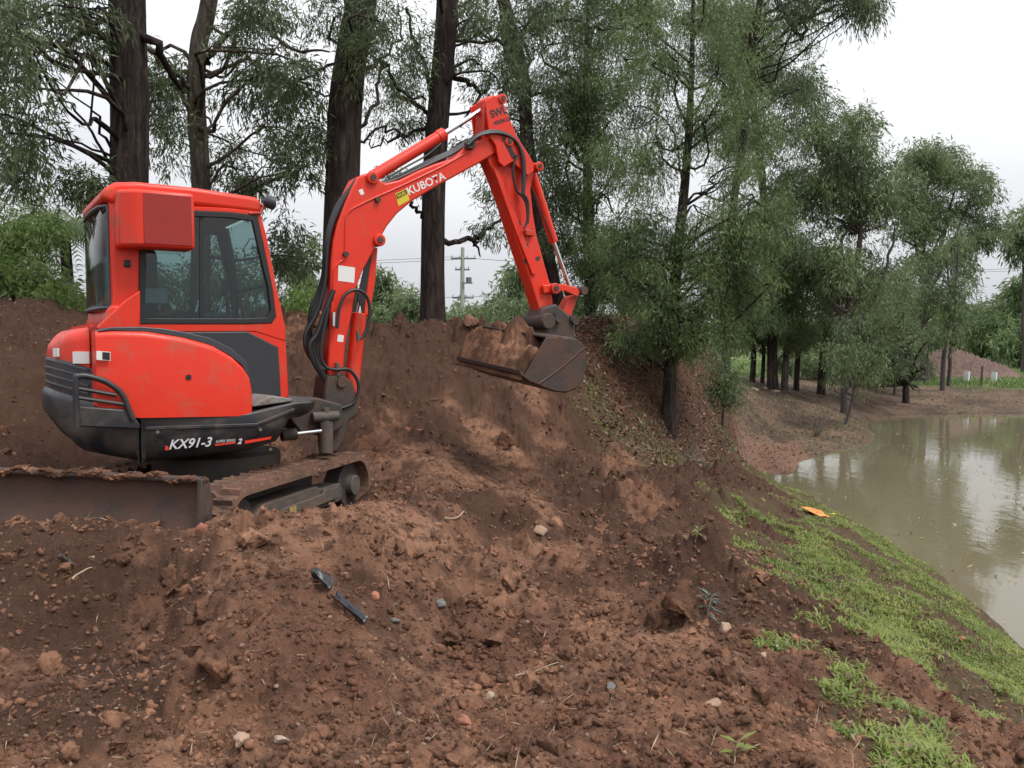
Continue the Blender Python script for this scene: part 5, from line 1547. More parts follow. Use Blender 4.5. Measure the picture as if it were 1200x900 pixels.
far_tree('dark wattle standing behind the bank crest right of the bucket', 740, 24, 280, 55, FEA, 70, 398, 14, 'wattle_tree', GF)
GR = 'tree line across the paddock at the right'
rg = np.random.default_rng(9)
rl = ['leftmost grey-green tree of the far paddock line', 'short dense tree behind the mulch heap', 'tall thin tree just right of the mulch heap top', 'dark low tree of the far line right of the heap', 'rounded crown second from the right edge of the photo', 'tree on the right edge with high crown', 'pale tree behind the twin-stemmed gum', 'broad far tree left of the tall rounded gum', 'far tree with a domed crown near the right border', 'low scrubby tree beneath the domed crown']
spec = [(1040, 70, 340, 34), (1120, 66, 350, 34), (1150, 72, 348, 26), (1165, 62, 368, 24), (1182, 70, 345, 28), (1208, 68, 305, 30), (1100, 80, 352, 30), (1060, 78, 330, 34), (1192, 85, 330, 26), (1195, 58, 378, 26)]
for i, (x, d, t, rx) in enumerate(spec):
    far_tree(rl[i], x, d, t, rx, (MID, FEA)[i % 2], 80 + i, 428, 12, 'distant_tree', GR, 418)
far_tree('wispy half-bare gum crown reaching in at the right edge above the far line', 1200, 52, 236, 26, MID, 95, 432, 7, 'gum_tree', None, 330)
# wooded horizon that nobody could count
pts = []
rg = np.random.default_rng(21)
for i in range(420):
    a = rg.uniform(-75, 75); r_ = rg.uniform(95, 170)
    x = r_ * math.sin(R(a)); y = r_ * math.cos(R(a))
    zb_ = -.5
    pts.append((x, y, zb_ + rg.uniform(.5, 5.5), rg.uniform(2.2, 4.2), 1))
wood = link('far_wood', leaves_mesh('far_wood', pts, 260, 1.0, .34, .4, 1.3, 10, 5), MID, None, smooth=False)
tag(wood, 'hazy unbroken belt of woodland along the horizon', 'woodland', kind='stuff')

# ---- left: lush shrubs beyond the dark soil bank
GL = 'lush shrubs at the left edge'
def bush(label, x, y0, d, rx, ry, mat, seed, L=.14, Wd=.035, n=10, npc=260, name='bush', droop=.4, group=GL, yc=None):
    yc = yc or y0 - ry
    return tree(name, label, 'bush' if name == 'bush' else 'tree', [(x, y0, d, .05), (x + 2, y0 - ry * .6, d, .04), (x, y0 - ry * 1.2, d, .02)],
                [(x, yc, rx, ry, d, .5, n, rx * d / 1000 * .5)], mat, BF, L, Wd, npc, group, seed, droop=droop, twig=.35, limb_r=.02, subt=1)
bush('light green feathery bush with layered sprays, topmost at the left edge', 15, 370, 15, 44, 42, BRI, 101, .12, .022, 16, 420, yc=270)
bush('mid green bush between the feathery sprays and the cab rear window', 66, 388, 13, 30, 22, M['mid'], 102, .13, .04, 10, 300, yc=358)
bush('low bright leafy bush on top of the dark soil beside the left border', 15, 385, 11.5, 45, 28, BRI, 103, .10, .035, 14, 300, yc=332)
bush('trailing green scrub spilling down the dark soil behind the hood', 70, 400, 10.6, 34, 20, BRI, 104, .09, .03, 11, 300, yc=376)
bush('dense bush low behind the left bushes, dark green', -40, 380, 18, 60, 50, M['mid'], 105, .16, .04, 14, 320, yc=300)
bush('leafy bush on the crest just left of the cab rear window', 96, 395, 14, 18, 16, M['mid'], 106, .13, .04, 6, 260, yc=372)
bush('low green bush on the crest hidden mostly by the cab', 190, 392, 15, 50, 30, MID, 107, .13, .03, 12, 300, yc=345)
bush('tall green bush on the crest seen through the cab glass', 265, 392, 16, 40, 40, MID, 108, .13, .03, 12, 300, yc=330)
GU = 'undergrowth below the trees at the head of the pond'
for (x_, y_, d_, rx_, ry_, sd_, lb_) in ((1048, 452, 39, 28, 34, 111, 'rounded pale green shrub between the sapling and the stout dark post'), (1012, 452, 40, 24, 22, 112, 'low pale shrub behind the leaning sapling'),
                                 (962, 446, 42, 26, 18, 113, 'dark low scrub behind the right end of the paperbark row'), (925, 440, 44, 24, 14, 114, 'low scrub seen between the paperbark trunks'), (1078, 448, 46, 16, 14, 115, 'small scrubby bush at the foot of the tall rounded gum')):
    bush(lb_, x_, y_, d_, rx_, ry_, M['mid'], sd_, .17, .045, 12, 330, group=GU, yc=y_ - ry_)
# palm: fronds arching from a slim trunk
pr = np.random.default_rng(31)
pb_ = at(78, 385, 17); pbz = gz(pb_.x, pb_.y)
pt_ = at(78, 268, 17)
palm = tag(empty('palm_tree', (pb_.x, pb_.y, pbz)), 'drooping-frond palm between the left bushes and the cab', 'palm')
hgt = pt_.z - pbz
link('trunk', tubes_mesh('trunk', [(np.array([(0, 0, -.1), (.05, 0, hgt * .5), (0, 0, hgt)]), [.13, .11, .10])], 10), BG, palm, smooth=False)
for i in range(16):
    a = i * 2.4; el = pr.uniform(.1, 1.0); Ls = pr.uniform(1.4, 2.0)
    t = np.linspace(0, 1, 26)
    cx_ = np.cos(a) * Ls * t * .85; cy_ = np.sin(a) * Ls * t * .85; cz_ = hgt + Ls * (el * t - (el * .6 + .75) * t ** 2.1)
    V = []; F = []
    for j in range(1, 26):
        c = np.array((cx_[j], cy_[j], cz_[j])); s_ = np.array((-np.sin(a), np.cos(a), 0))
        fw = np.array((np.cos(a), np.sin(a), -.6)); ll = .50 * math.sin(math.pi * min(.96, j / 26 + .08)) + .05
        for sgn in (-1, 1):
            tip = c + s_ * sgn * ll * .8 + fw * ll * .45 - np.array((0, 0, ll * .55))
            w = fw * .018
            n0 = len(V); V += [c - w, c + w, (c + tip) / 2 + w + np.array((0, 0, .03)), tip, (c + tip) / 2 - w + np.array((0, 0, .03))]
            F += [(n0, n0 + 1, n0 + 2, n0 + 4)]; F += [(n0 + 4, n0 + 2, n0 + 3, n0 + 3)]
    F4 = [f for f in F if len(set(f)) == 4]; F3 = [f[:3] for f in F if len(set(f)) == 3]
    link('frond', np_mesh('frond', np.array(V), F4, F3), M['mid'], palm, smooth=False)
# ================================================================== GROUND STUFF AND SMALL THINGS
def ico(sub=1):
    bm = bmesh.new(); bmesh.ops.create_icosphere(bm, subdivisions=sub, radius=1)
    V = np.array([v.co[:] for v in bm.verts]); F = np.array([[v.index for v in f.verts] for f in bm.faces]); bm.free()
    return V, F
def lumpy_rock(sub, seed, ang=.5):
    V, F = ico(sub)
    rg_ = np.random.default_rng(seed)
    V = V * (1 + ang * (fbm(V[:, 0] * 1.7 + seed, V[:, 1] * 1.7 + V[:, 2] * 1.3, seed, 4, .65) - .5)[:, None] * 2)
    for k in range(5):      # a few broken flat faces
        n = rg_.normal(size=3); n /= np.linalg.norm(n); lim = rg_.uniform(.45, .8)
        dd = V @ n; V = V - np.outer(np.clip(dd - lim, 0, None), n)
    V = V * (1 + .5 * (fbm(V[:, 0] * 4 + 3, V[:, 1] * 4 + V[:, 2] * 3.3, seed + 9, 4, .7) - .5)[:, None] + .12 * (fbm(V[:, 2] * 11, V[:, 0] * 11 + V[:, 1] * 7, seed + 19, 3, .7) - .5)[:, None])
    return V * rg_.uniform(.55, 1.25, 3), F
def rand_rot(n, rng):
    q = rng.normal(size=(n, 4)); q /= np.linalg.norm(q, axis=1, keepdims=True)
    w, x, y, z = q.T
    return np.stack([np.stack([1 - 2 * (y * y + z * z), 2 * (x * y - z * w), 2 * (x * z + y * w)], -1), np.stack([2 * (x * y + z * w), 1 - 2 * (x * x + z * z), 2 * (y * z - x * w)], -1), np.stack([2 * (x * z - y * w), 2 * (y * z + x * w), 1 - 2 * (x * x + y * y)], -1)], -2)
def scatter_view(n, rng, r0=2.2, r1=16, a0=-40, a1=36, power=1.0):
    a = np.radians(rng.uniform(a0, a1, n)); u = rng.random(n)
    r = r0 * (r1 / r0) ** (u ** power)
    return r * np.sin(a), r * np.cos(a)
def under_machine(x, y):
    c, s = math.cos(R(75)), math.sin(R(75))
    dx, dy = x - EX.x, y - EX.y
    a = dx * c + dy * s; b = -dx * s + dy * c
    return (np.abs(a) < 1.25) & (np.abs(b) < .85)
def scatter_rocks(name, label, cat, n, size, sub, mat, kindmask, seed, r1=16, nb=6, sink=.38, ang=.6, clus=True):
    rng = np.random.default_rng(seed)
    x, y = scatter_view(n, rng, r1=r1)
    z, W = ground(x, y)
    p = W[:, kindmask].sum(1)
    if clus: p = p * np.clip((fbm(x * 1.3, y * 1.3, 700 + seed, 3) - .40) * 6, .08, 1)
    keep = (rng.random(n) < p) & (z > WZ + .1) & ~under_machine(x, y)
    x, y, z = x[keep], y[keep], z[keep]; m = len(x)
    s = size[0] * (size[1] / size[0]) ** (rng.random(m) ** 2.2)
    Rm = rand_rot(m, rng)
    VV = []; FF = []; off = 0
    which = rng.integers(0, nb, m)
    for b in range(nb):
        V, F = lumpy_rock(sub, seed * 10 + b, ang)
        i = np.where(which == b)[0]
        if not len(i): continue
        P = np.einsum('nij,vj->nvi', Rm[i], V) * s[i][:, None, None]
        P += np.stack([x[i], y[i], z[i] + s[i] * (1 - 2 * sink) * .6], 1)[:, None]
        VV.append(P.reshape(-1, 3)); FF.append((F[None] + (np.arange(len(i)) * len(V))[:, None, None]).reshape(-1, 3) + off)
        off += len(i) * len(V)
    me = np_mesh(name, np.vstack(VV), None, np.vstack(FF))
    return tag(link(name, me, mat, smooth=False), label, cat, kind='stuff')
M['pebble'] = mat_simple('pebble', (.22, .14, .098), .9, var=.5)
scatter_rocks('soil_clods', 'loose broken clods of brown soil lying over the dug ground', 'soil', 14000, (.007, .028), 2, M['soil'], [0, 1], 1, 14)
scatter_rocks('rough_clods', 'larger rough clods of brown soil lying over the dug ground', 'soil', 1500, (.022, .062), 4, M['soil'], [0, 1], 5, 13, sink=.42, ang=.9)
scatter_rocks('soil_crumbs', 'fine crumbs of brown soil over the dug ground', 'soil', 42000, (.005, .022), 1, M['soil'], [0, 1, 3], 2, 11, clus=False)
scatter_rocks('gravel', 'small pale stones mixed through the soil', 'gravel', 5000, (.004, .016), 1, M['pebble'], [0, 1, 2, 4, 5], 3, 30, clus=False, sink=.2)

def scatter_blades(name, label, cat, n, mat, mask, hgt, wid, seed, r0=3, r1=20, a0=-40, a1=36, blades=3, spread=.6, kind_pow=1.0, thr=0.0, patch=True, power=1):
    rng = np.random.default_rng(seed)
    x, y = scatter_view(n, rng, r0, r1, a0, a1, power)
    z, W = ground(x, y)
    p = W[:, mask].sum(1)
    p = np.clip((p - thr) / (1 - thr), 0, 1) ** kind_pow
    if patch: p = p * np.clip((fbm(x * 1.9, y * 1.9, 900 + seed, 4, .6) - .42) * 9, .02, 1)
    p = p * np.interp(np.hypot(x, y), [3, 5, 7], [.30, .55, 1])
    keep = (rng.random(n) < p) & (z > WZ + .015)
    x, y, z = x[keep], y[keep], z[keep]
    k = np.repeat(np.arange(len(x)), blades); m = len(k)
    bx_ = x[k] + rng.normal(size=m) * .012; by_ = y[k] + rng.normal(size=m) * .012; bz_ = z[k] - .004
    a = rng.random(m) * 2 * math.pi
    h = hgt[0] + (hgt[1] - hgt[0]) * rng.random(m) ** 1.5
    w = wid * (.6 + .8 * rng.random(m))
    ln = spread * (.4 + rng.random(m))
    dx, dy = np.cos(a), np.sin(a); sx, sy = -dy, dx
    P0 = np.stack([bx_, by_, bz_], 1)
    mid = P0 + np.stack([dx * ln * h * .45, dy * ln * h * .45, h * .65], 1)
    tip = P0 + np.stack([dx * ln * h * 1.2, dy * ln * h * 1.2, h * (1 - .25 * ln)], 1)
    S = np.stack([sx * w * .5, sy * w * .5, 0 * w], 1)
    V = np.stack([P0 - S * .6, P0 + S * .6, mid + S, tip, mid - S], 1).reshape(-1, 3)
    i = np.arange(m)[:, None] * 5
    return tag(link(name, np_mesh(name, V, i + np.array([[0, 1, 2, 4]]), i + np.array([[4, 2, 3]])), mat, smooth=False), label, cat, kind='stuff')
scatter_blades('low_grass', 'short bright green grass and clover on the pond bank', 'grass', 150000, M['grassy'], [3], (.015, .055), .010, 11, 3, 18, 3, 36, 3, .9, thr=.30)
scatter_blades('shore_grass', 'thin tufts of grass and weeds on the bare shore', 'grass', 26000, M['mid'], [5, 2], (.03, .14), .010, 12, 10, 34, 2, 40, 3, .7)
scatter_blades('paddock_grass', 'long green grass in the paddock across the pond', 'grass', 60000, M['paddock'], [6], (.12, .36), .04, 13, 36, 75, 10, 40, 2, .5, patch=False)
scatter_blades('crest_grass', 'scrubby grass on the plateau behind the soil crest', 'grass', 26000, M['grassy'], [3, 6], (.04, .16), .015, 14, 13.5, 30, -45, 3, 3, .7)

def scatter_flakes(name, label, cat, n, mat, mask, size, seed, r0, r1, a0, a1, thr=0, asp=.45, power=1.0, lift=.008, water=False):
    rng = np.random.default_rng(seed)
    x, y = scatter_view(n, rng, r0, r1, a0, a1, power)
    z, W = ground(x, y)
    keep = (rng.random(n) < W[:, mask].sum(1)) & (z > WZ + .02)
    if water:
        keep = (z < WZ - .03) & (fbm(x * .5, y * .5, 77, 3) > .52); z = z * 0 + WZ
    x, y, z = x[keep], y[keep], z[keep]; m = len(x)
    a = rng.random(m) * 6.283; t = rng.normal(size=m) * .45
    L = size[0] + (size[1] - size[0]) * rng.random(m) ** 2; w = L * asp * (.4 + .9 * rng.random(m))
    d = np.stack([np.cos(a), np.sin(a), t], 1); s = np.stack([-np.sin(a), np.cos(a), rng.normal(size=m) * .5], 1)
    P = np.stack([x, y, z + lift + np.abs(t) * L * .4], 1)
    V = np.stack([P - d * L[:, None] / 2, P + s * w[:, None] / 2, P + d * L[:, None] / 2, P - s * w[:, None] / 2], 1).reshape(-1, 3)
    return tag(link(name, np_mesh(name, V, np.arange(m * 4).reshape(-1, 4)), mat, smooth=False), label, cat, kind='stuff')
scatter_flakes('leaf_litter', 'brown bark chips and dead leaves covering the slope below the wattles', 'leaf litter', 170000, M['litter'], [2], (.02, .08), 31, 10, 26, -4, 26)
scatter_flakes('shore_litter', 'dead leaves and chips on the bare pond shore', 'leaf litter', 110000, M['litter'], [5, 4], (.025, .09), 32, 12, 45, 2, 42)
scatter_flakes('bank_litter', 'dead leaves among the grass and soil', 'leaf litter', 16000, M['litter'], [3], (.015, .05), 33, 2.8, 16, -38, 36)
scatter_flakes('strip_litter', 'pale dead leaves and chips among the thin grass below the bucket', 'leaf litter', 14000, M['litter'], [3], (.02, .08), 35, 10.5, 15, 1, 12)
scatter_flakes('straw_bits', 'pale dry straws and rootlets on the dug soil', 'straw', 4200, M['straw'], [0, 1, 3], (.02, .09), 34, 2.4, 14, -38, 36, asp=.035, lift=.014)

# ---- soil in the bucket
def lumpy_mass(name, centre, size, seed, mat, sub=6, amp=.35, parent=None, flat=None):
    V, F = ico(sub)
    d = V.copy()
    n = fbm(d[:, 0] * 2.1 + seed, d[:, 1] * 2.1 + d[:, 2] * 1.7, seed, 5, .6) - .5
    n2 = clumps(d[:, 0] * 1.3 + d[:, 2], d[:, 1] * 1.3 - d[:, 2] * .5, .35, seed + 3, .8)
    V = V * (1 + amp * 2 * n + n2 * .28)[:, None]
    V = V * np.array(size)
    me = np_mesh(name, V, None, F)
    me.polygons.foreach_set('use_smooth', np.ones(len(me.polygons), bool))
    o = link(name, me, mat, parent, loc=centre, smooth=False)
    return o
def w_of(u, v, z):
    return Vector((EX.x + u * CH - v * SH, EX.y + u * SH + v * CH, z))
# heap resting in the bucket: built over a grid across the bucket mouth
def bucket_load():
    n, m = 150, 110
    ul, zl = ex(616, 442, NV)[0], ex(616, 442, NV)[1]
    ur, zr = ex(660, 400, NV)[0], ex(660, 400, NV)[1]
    t = np.linspace(0, 1, n)[None] * np.ones((m, 1)); s = np.linspace(0, 1, m)[:, None] * np.ones((1, n))
    u = ul - .05 + (ur + .02 - ul + .05) * t; v = NV + .015 + (FV + .10 - NV) * s
    zline = zl + (zr - zl) * t + (v - NV) * .10
    edge = np.clip(np.minimum(t / .24, (1 - t) / .25), 0, 1) ** .7
    edge2 = np.clip(np.minimum((s - .02) / .22, (1.02 - s) / .08), 0, 1) ** .6
    hs = np.interp(s, [0, .15, .35, .5, .62, .75, .9, 1], [.03, .06, .10, .11, .17, .11, .17, .12])
    f = fbm(u * 7, v * 7, 41, 5, .6) - .5
    c = clumps(u + f * .05, v + f * .05, .22, 43, .8) * .20 + clumps(u, v, .08, 47, .8) * .06 + (fbm(u * 30, v * 30, 49, 3, .6) - .5) * .04
    z = zline - .03 + edge * edge2 * (hs * 1.0 * np.sin(np.clip(t * 1.25 + .1, 0, 1) * math.pi) ** .7 + .06) + (f * .13 + c) * edge
    top = np.stack([u, v, z], -1).reshape(-1, 3)
    bot = np.stack([u * .9 + .1 * u.mean(), v, zline - .025 - .15 * t * (1 - .4 * t) + 0 * z], -1).reshape(-1, 3)
    i = (np.arange(m - 1)[:, None] * n + np.arange(n - 1)[None])
    q = np.stack([i, i + 1, i + 1 + n, i + n], -1).reshape(-1, 4)
    B = n * m
    rim = list(range(0, n)) + [r * n + n - 1 for r in range(1, m)] + [(m - 1) * n + c_ for c_ in range(n - 2, -1, -1)] + [r * n for r in range(m - 2, 0, -1)]
    side = [(rim[k], rim[k] + B, rim[(k + 1) % len(rim)] + B, rim[(k + 1) % len(rim)]) for k in range(len(rim))]
    V = np.vstack([top, bot])
    W_ = np.stack([EX.x + V[:, 0] * CH - V[:, 1] * SH, EX.y + V[:, 0] * SH + V[:, 1] * CH, V[:, 2]], 1)
    base = W_[:B].mean(0)
    me = np_mesh('soil_load', W_ - base, np.vstack([q, q[:, ::-1] + B, side]))
    me.polygons.foreach_set('use_smooth', np.ones(len(me.polygons), bool))
    o = link('soil_load', me, M['soil'], loc=base, smooth=False)
    tag(o, 'heaped load of brown soil filling the excavator bucket', 'soil')
bucket_load()
q = w_of(ex(548, 390, .5)[0], .5, at(548, 393, 8.4).z)

# ---- small things lying about
def rock_thing(px, py, d, size, seed, mat, label, name='stone', cat='stone', ang=.25, rz=0, sink=.35):
    p = at(px, py, d)
    V, F = lumpy_rock(3, seed, ang)
    V = V / np.abs(V).max(0) * np.array(size) * .5
    c, s = math.cos(rz), math.sin(rz)
    V = V @ np.array([[c, s, 0], [-s, c, 0], [0, 0, 1]])
    me = np_mesh(name, V, None, F)
    z = gz(p.x, p.y)
    o = link(name, me, mat, loc=(p.x, p.y, z + size[2] * (.5 - sink)), smooth=False)
    return tag(o, label, cat)
def gpos(px, py):
    """where the sight line through a photo pixel meets the ground"""
    r = ray(px, py); r = r / r.y
    ds = 2.2 * (45 / 2.2) ** (np.arange(500) / 499)
    X = r.x * ds; Z = CAMZ + r.z * ds
    g_, _ = ground(X, ds)
    i = int(np.argmax(Z < g_)) if (Z < g_).any() else 499
    return X[i], ds[i], g_[i]
M['stone_grey'] = mat_simple('grey_stone', (.13, .122, .115), .85, var=.3, bumps=.5)
M['stone_tan'] = mat_simple('tan_stone', (.33, .22, .15), .9, var=.3, bumps=.5)
M['brick'] = mat_simple('broken_brick', (.30, .12, .075), .9, var=.25, bumps=.5)
M['stone_pale'] = mat_simple('pale_stone', (.34, .26, .20), .85, var=.2, bumps=.4)
M['plastic_black'] = mat_simple('torn_black_plastic', (.018, .020, .026), .35, var=.3, dirt=.3)
M['orange_rag'] = mat_simple('orange_cloth', (.72, .27, .08), .8, var=.15, bumps=.5, bscale=20)
M['blue_grey'] = mat_simple('dusty_green_leaf', (.10, .15, .13), .6, var=.3)
items = [
 (237, 622, (.075, .05, .10), 'brick', 'red brick shard standing on edge in front of the track', 'brick_shard', 'brick'),
 (516, 716, (.075, .06, .055), 'stone_grey', 'dark grey stone in the middle of the foreground dirt', 'stone', 'stone'),
 (463, 731, (.06, .05, .045), 'stone_grey', 'grey stone close right of the torn black plastic', 'stone', 'stone'),
 (440, 700, (.09, .05, .05), 'brick', 'orange-brown brick piece just above the torn black plastic', 'brick_shard', 'brick'),
 (632, 627, (.12, .09, .10), 'stone_tan', 'rounded tan stone right of the foreground ridge top', 'stone', 'stone'),
 (600, 690, (.13, .11, .12), 'soil', 'large round dark clod in the middle of the dirt', 'soil_clod', 'clod'),
 (575, 818, (.05, .04, .045), 'stone_pale', 'small pale stone at the bottom of the foreground slope', 'stone', 'stone'),
 (546, 848, (.06, .05, .05), 'brick', 'small reddish stone near the bottom centre', 'stone', 'stone'),
 (849, 741, (.11, .08, .09), 'stone_tan', 'pale brown rock just below the grey-green leafy sprig', 'stone', 'stone'),
 (932, 752, (.06, .05, .08), 'brick', 'orange brick chip beside the cut edge of the bank', 'brick_shard', 'brick'),
 (893, 771, (.08, .05, .05), 'stone_tan', 'flat tan stone left of the small white scrap', 'stone', 'stone'),
 (838, 825, (.10, .07, .05), 'stone_tan', 'wide greyish stone in the lower right dirt', 'stone', 'stone'),
 (717, 806, (.06, .05, .04), 'stone_grey', 'small dark stone right of bottom centre', 'stone', 'stone'),
 (332, 875, (.07, .05, .045), 'stone_pale', 'flat pale stone at the bottom left of centre', 'stone', 'stone'),
 (285, 872, (.09, .07, .05), 'stone_tan', 'dusty round stone left of the flat pale one at the bottom', 'stone', 'stone'),
 (1003, 676, (.10, .07, .04), 'brick', 'orange brick fragment lying in the green bank grass', 'brick_shard', 'brick'),
 (1124, 750, (.12, .09, .05), 'brick', 'salmon coloured brick pieces near the waterline grass', 'brick_shard', 'brick'),
 (108, 655, (.05, .03, .03), 'stone_pale', 'pale chip on the dark soil before the dozer blade', 'stone', 'stone'),
 (885, 457, (.35, .25, .14), 'stone_tan', 'left yellowish rock of the three by the paperbark row', 'rock', 'rock'),
 (897, 456, (.30, .2, .14), 'stone_tan', 'middle yellowish rock of the three by the paperbark row', 'rock', 'rock'),
 (909, 460, (.42, .25, .16), 'stone_tan', 'right and largest yellowish rock by the paperbark row', 'rock', 'rock'),
 (480, 505, (.34, .05, .06), 'brick', 'slab of red-brown wood lying at the foot of the embankment', 'wood_slab', 'wood'),
 (800, 718, (.24, .20, .20), 'soil', 'big crumbling clod at the left end of the cut lip', 'soil_clod', 'clod'),
 (770, 735, (.20, .18, .17), 'soil', 'rounded clod downhill of the crumbling one', 'soil_clod', 'clod'),
 (300, 640, (.20, .15, .15), 'soil', 'dark shaggy clod right of the upright brick shard', 'soil_clod', 'clod'),
 (255, 790, (.17, .15, .13), 'soil', 'brown clod half buried at lower left', 'soil_clod', 'clod'),
 (590, 525, (.30, .26, .25), 'soil', 'dark clod on the lower face of the embankment', 'soil_clod', 'clod'),
 (383, 382, (.5, .4, .3), 'soil', 'lump on the embankment crest behind the boom foot', 'soil_clod', 'clod'),
 (553, 384, (.28, .24, .26), 'soil', 'upright lump of soil on the crest left of the bucket load', 'soil_clod', 'clod'),
]
for i, (px, py, sz, mt, lb, nm, ct) in enumerate(items):
    x, y, z = gpos(px, py)
    V, F = lumpy_rock(4 if mt == 'soil' else 3, 60 + i, 0.8 if mt == 'soil' else .55)
    V = V / np.abs(V).max(0) * np.array(sz) * .5
    a = i * 1.7; c, s = math.cos(a), math.sin(a)
    if nm != 'wood_slab' and sz[2] < sz[0]: V = V @ np.array([[c, s, 0], [-s, c, 0], [0, 0, 1]])
    o = link(nm, np_mesh(nm, V, None, F), M[mt], loc=(x, y, z + sz[2] * .12), smooth=False)
    if mt == 'soil': o.data.polygons.foreach_set('use_smooth', np.ones(len(o.data.polygons), bool))
    tag(o, lb, ct)
# torn strips of black plastic
def strip_thing(name, label, cat, pts, wid, mat, curl=.3, seed=0):
    rg_ = np.random.default_rng(seed)
    G = [Vector(gpos(*p)) for p in pts]
    G = [g + Vector((0, 0, .02)) for g in G]
    sp = spline(G, 6); o0 = sp[0].copy()
    V = []; F = []
    m = 6
    for i, p in enumerate(sp):
        t = (sp[min(i + 1, len(sp) - 1)] - sp[max(i - 1, 0)]).normalized(); s = t.cross(Vector((0, 0, 1))).normalized()
        for j in range(m):
            f = j / (m - 1) - .5
            V.append(tuple(p - o0 + s * f * wid * rg_.uniform(.85, 1.1) + Vector((0, 0, curl * wid * (f * f * 3) + rg_.uniform(-.004, .006)))))
    for i in range(len(sp) - 1):
        for j in range(m - 1): k = i * m + j; F.append((k, k + 1, k + m + 1, k + m))
    o = link(name, np_mesh(name, np.array(V), F), mat, loc=o0)
    md = o.modifiers.new('thick', 'SOLIDIFY'); md.thickness = .003
    return tag(o, label, cat)
strip_thing('plastic_strip', 'upper torn piece of black plastic lying in the foreground dirt', 'plastic', [(366, 684), (376, 692), (387, 702)], .06, M['plastic_black'], .8, 1)
strip_thing('plastic_strip', 'lower longer piece of torn black plastic running down to the right', 'plastic', [(391, 708), (405, 720), (428, 741)], .04, M['plastic_black'], .9, 2)
# orange rag: crumpled sheet
x, y, z = gpos(955, 603)
n = 26; g1, g2 = np.meshgrid(np.linspace(-1, 1, n), np.linspace(-1, 1, n))
rr_ = np.hypot(g1, g2)
hh = (fbm(g1 * 2 + 9, g2 * 2, 3, 4, .6) - .35) * .16 * np.clip(1.2 - rr_, 0, 1)
V = np.stack([g1 * .13 * (1 + .3 * (fbm(g1 * 1.2, g2 * 1.2 + 5, 8, 3) - .5)), g2 * .17, np.clip(hh, 0, None) + .02], -1).reshape(-1, 3)
i = (np.arange(n - 1)[:, None] * n + np.arange(n - 1)[None])
rag = link('orange_rag', np_mesh('orange_rag', V, np.stack([i, i + 1, i + 1 + n, i + n], -1).reshape(-1, 4)), M['orange_rag'], loc=(x, y, z + .01))
rag.modifiers.new('thick', 'SOLIDIFY').thickness = .006
rag.rotation_euler = (R(14), R(10), .6)
tag(rag, 'crumpled orange cloth lying on the grassy bank above the water', 'rag')
x, y, z = gpos(975, 603)
rock_thing(976, 604, y, (.12, .08, .05), 77, M['yellow_dec'], 'small yellow scrap right beside the orange cloth', 'yellow_scrap', 'scrap')
x, y, z = gpos(910, 764)
rock_thing(910, 765, y, (.035, .03, .04), 78, M['white_dec'], 'tiny white scrap at the foot of the cut lip', 'white_scrap', 'scrap')
# sprig of grey-green leaves stuck in the soil
def sprig(label, px, py, hgt, nleaf, mat, seed, lw=.016, name='leafy_sprig'):
    rg_ = np.random.default_rng(seed)
    x, y, z = gpos(px, py)
    root = tag(empty(name, (x, y, z)), label, 'sprig')
    st = np.array([(0, 0, -.02), (.01, .0, hgt * .5), (.03, .0, hgt)])
    link('stem', tubes_mesh('stem', [(st, [.004, .003, .002])], 6), M['straw'], root, smooth=False)
    V = []; F = []
    for k in range(nleaf):
        a = rg_.uniform(0, 6.28); h = hgt * rg_.uniform(.2, 1); L = rg_.uniform(.05, .10)
        b = np.array((.02 * h / hgt, 0, h)); d = np.array((math.cos(a), math.sin(a), rg_.uniform(-.3, .9))); d /= np.linalg.norm(d)
        s = np.cross(d, (0, 0, 1)); s /= np.linalg.norm(s)
        n0 = len(V); V += [b, b + d * L * .5 + s * lw / 2, b + d * L - np.array((0, 0, .01)), b + d * L * .5 - s * lw / 2]; F.append((n0, n0 + 1, n0 + 2, n0 + 3))
    link('foliage', np_mesh('foliage', np.array(V), F), mat, root, smooth=False)
sprig('drooping grey-green leafy sprig poking from the cut lip of soil', 828, 728, .13, 26, M['blue_grey'], 5, .012)
sprig('tiny bright green seedling at the bottom edge of the dirt', 858, 893, .07, 9, M['grassy'], 6, .026, 'seedling')
sprig('small yellow-green weed low on the dirt above the cut lip', 815, 640, .07, 9, M['grassy'], 7, .02, 'seedling')
# sticks
for j, (a, b, rad, lb) in enumerate((((70, 658), (88, 672), .014, 'short brown stick lying on the dark soil before the blade'), ((290, 778), (310, 808), .005, 'thin pale twig pointing down the foreground slope'),
                                     ((604, 797), (655, 780), .005, 'thin curved root lying across the centre foreground'), ((520, 612), (545, 606), .007, 'pale twig on the foreground ridge top'), ((85, 690), (108, 676), .006, 'pale twig beside the short brown stick'), ((638, 430), (672, 462), .010, 'thin fallen stick on the embankment face below the bucket'))):
    p0 = Vector(gpos(*a)); p1 = Vector(gpos(*b))
    rg_ = np.random.default_rng(j)
    pts, rr = limb((0, 0, .015), tuple(p1 - p0 + Vector((0, 0, .015))), rad, rad * .5, rg_, wob=.04, n=8, rise=0)
    tag(link('stick', tubes_mesh('stick', [(pts, rr)], 6), M['straw'] if j else BG, loc=p0, smooth=False), lb, 'stick')

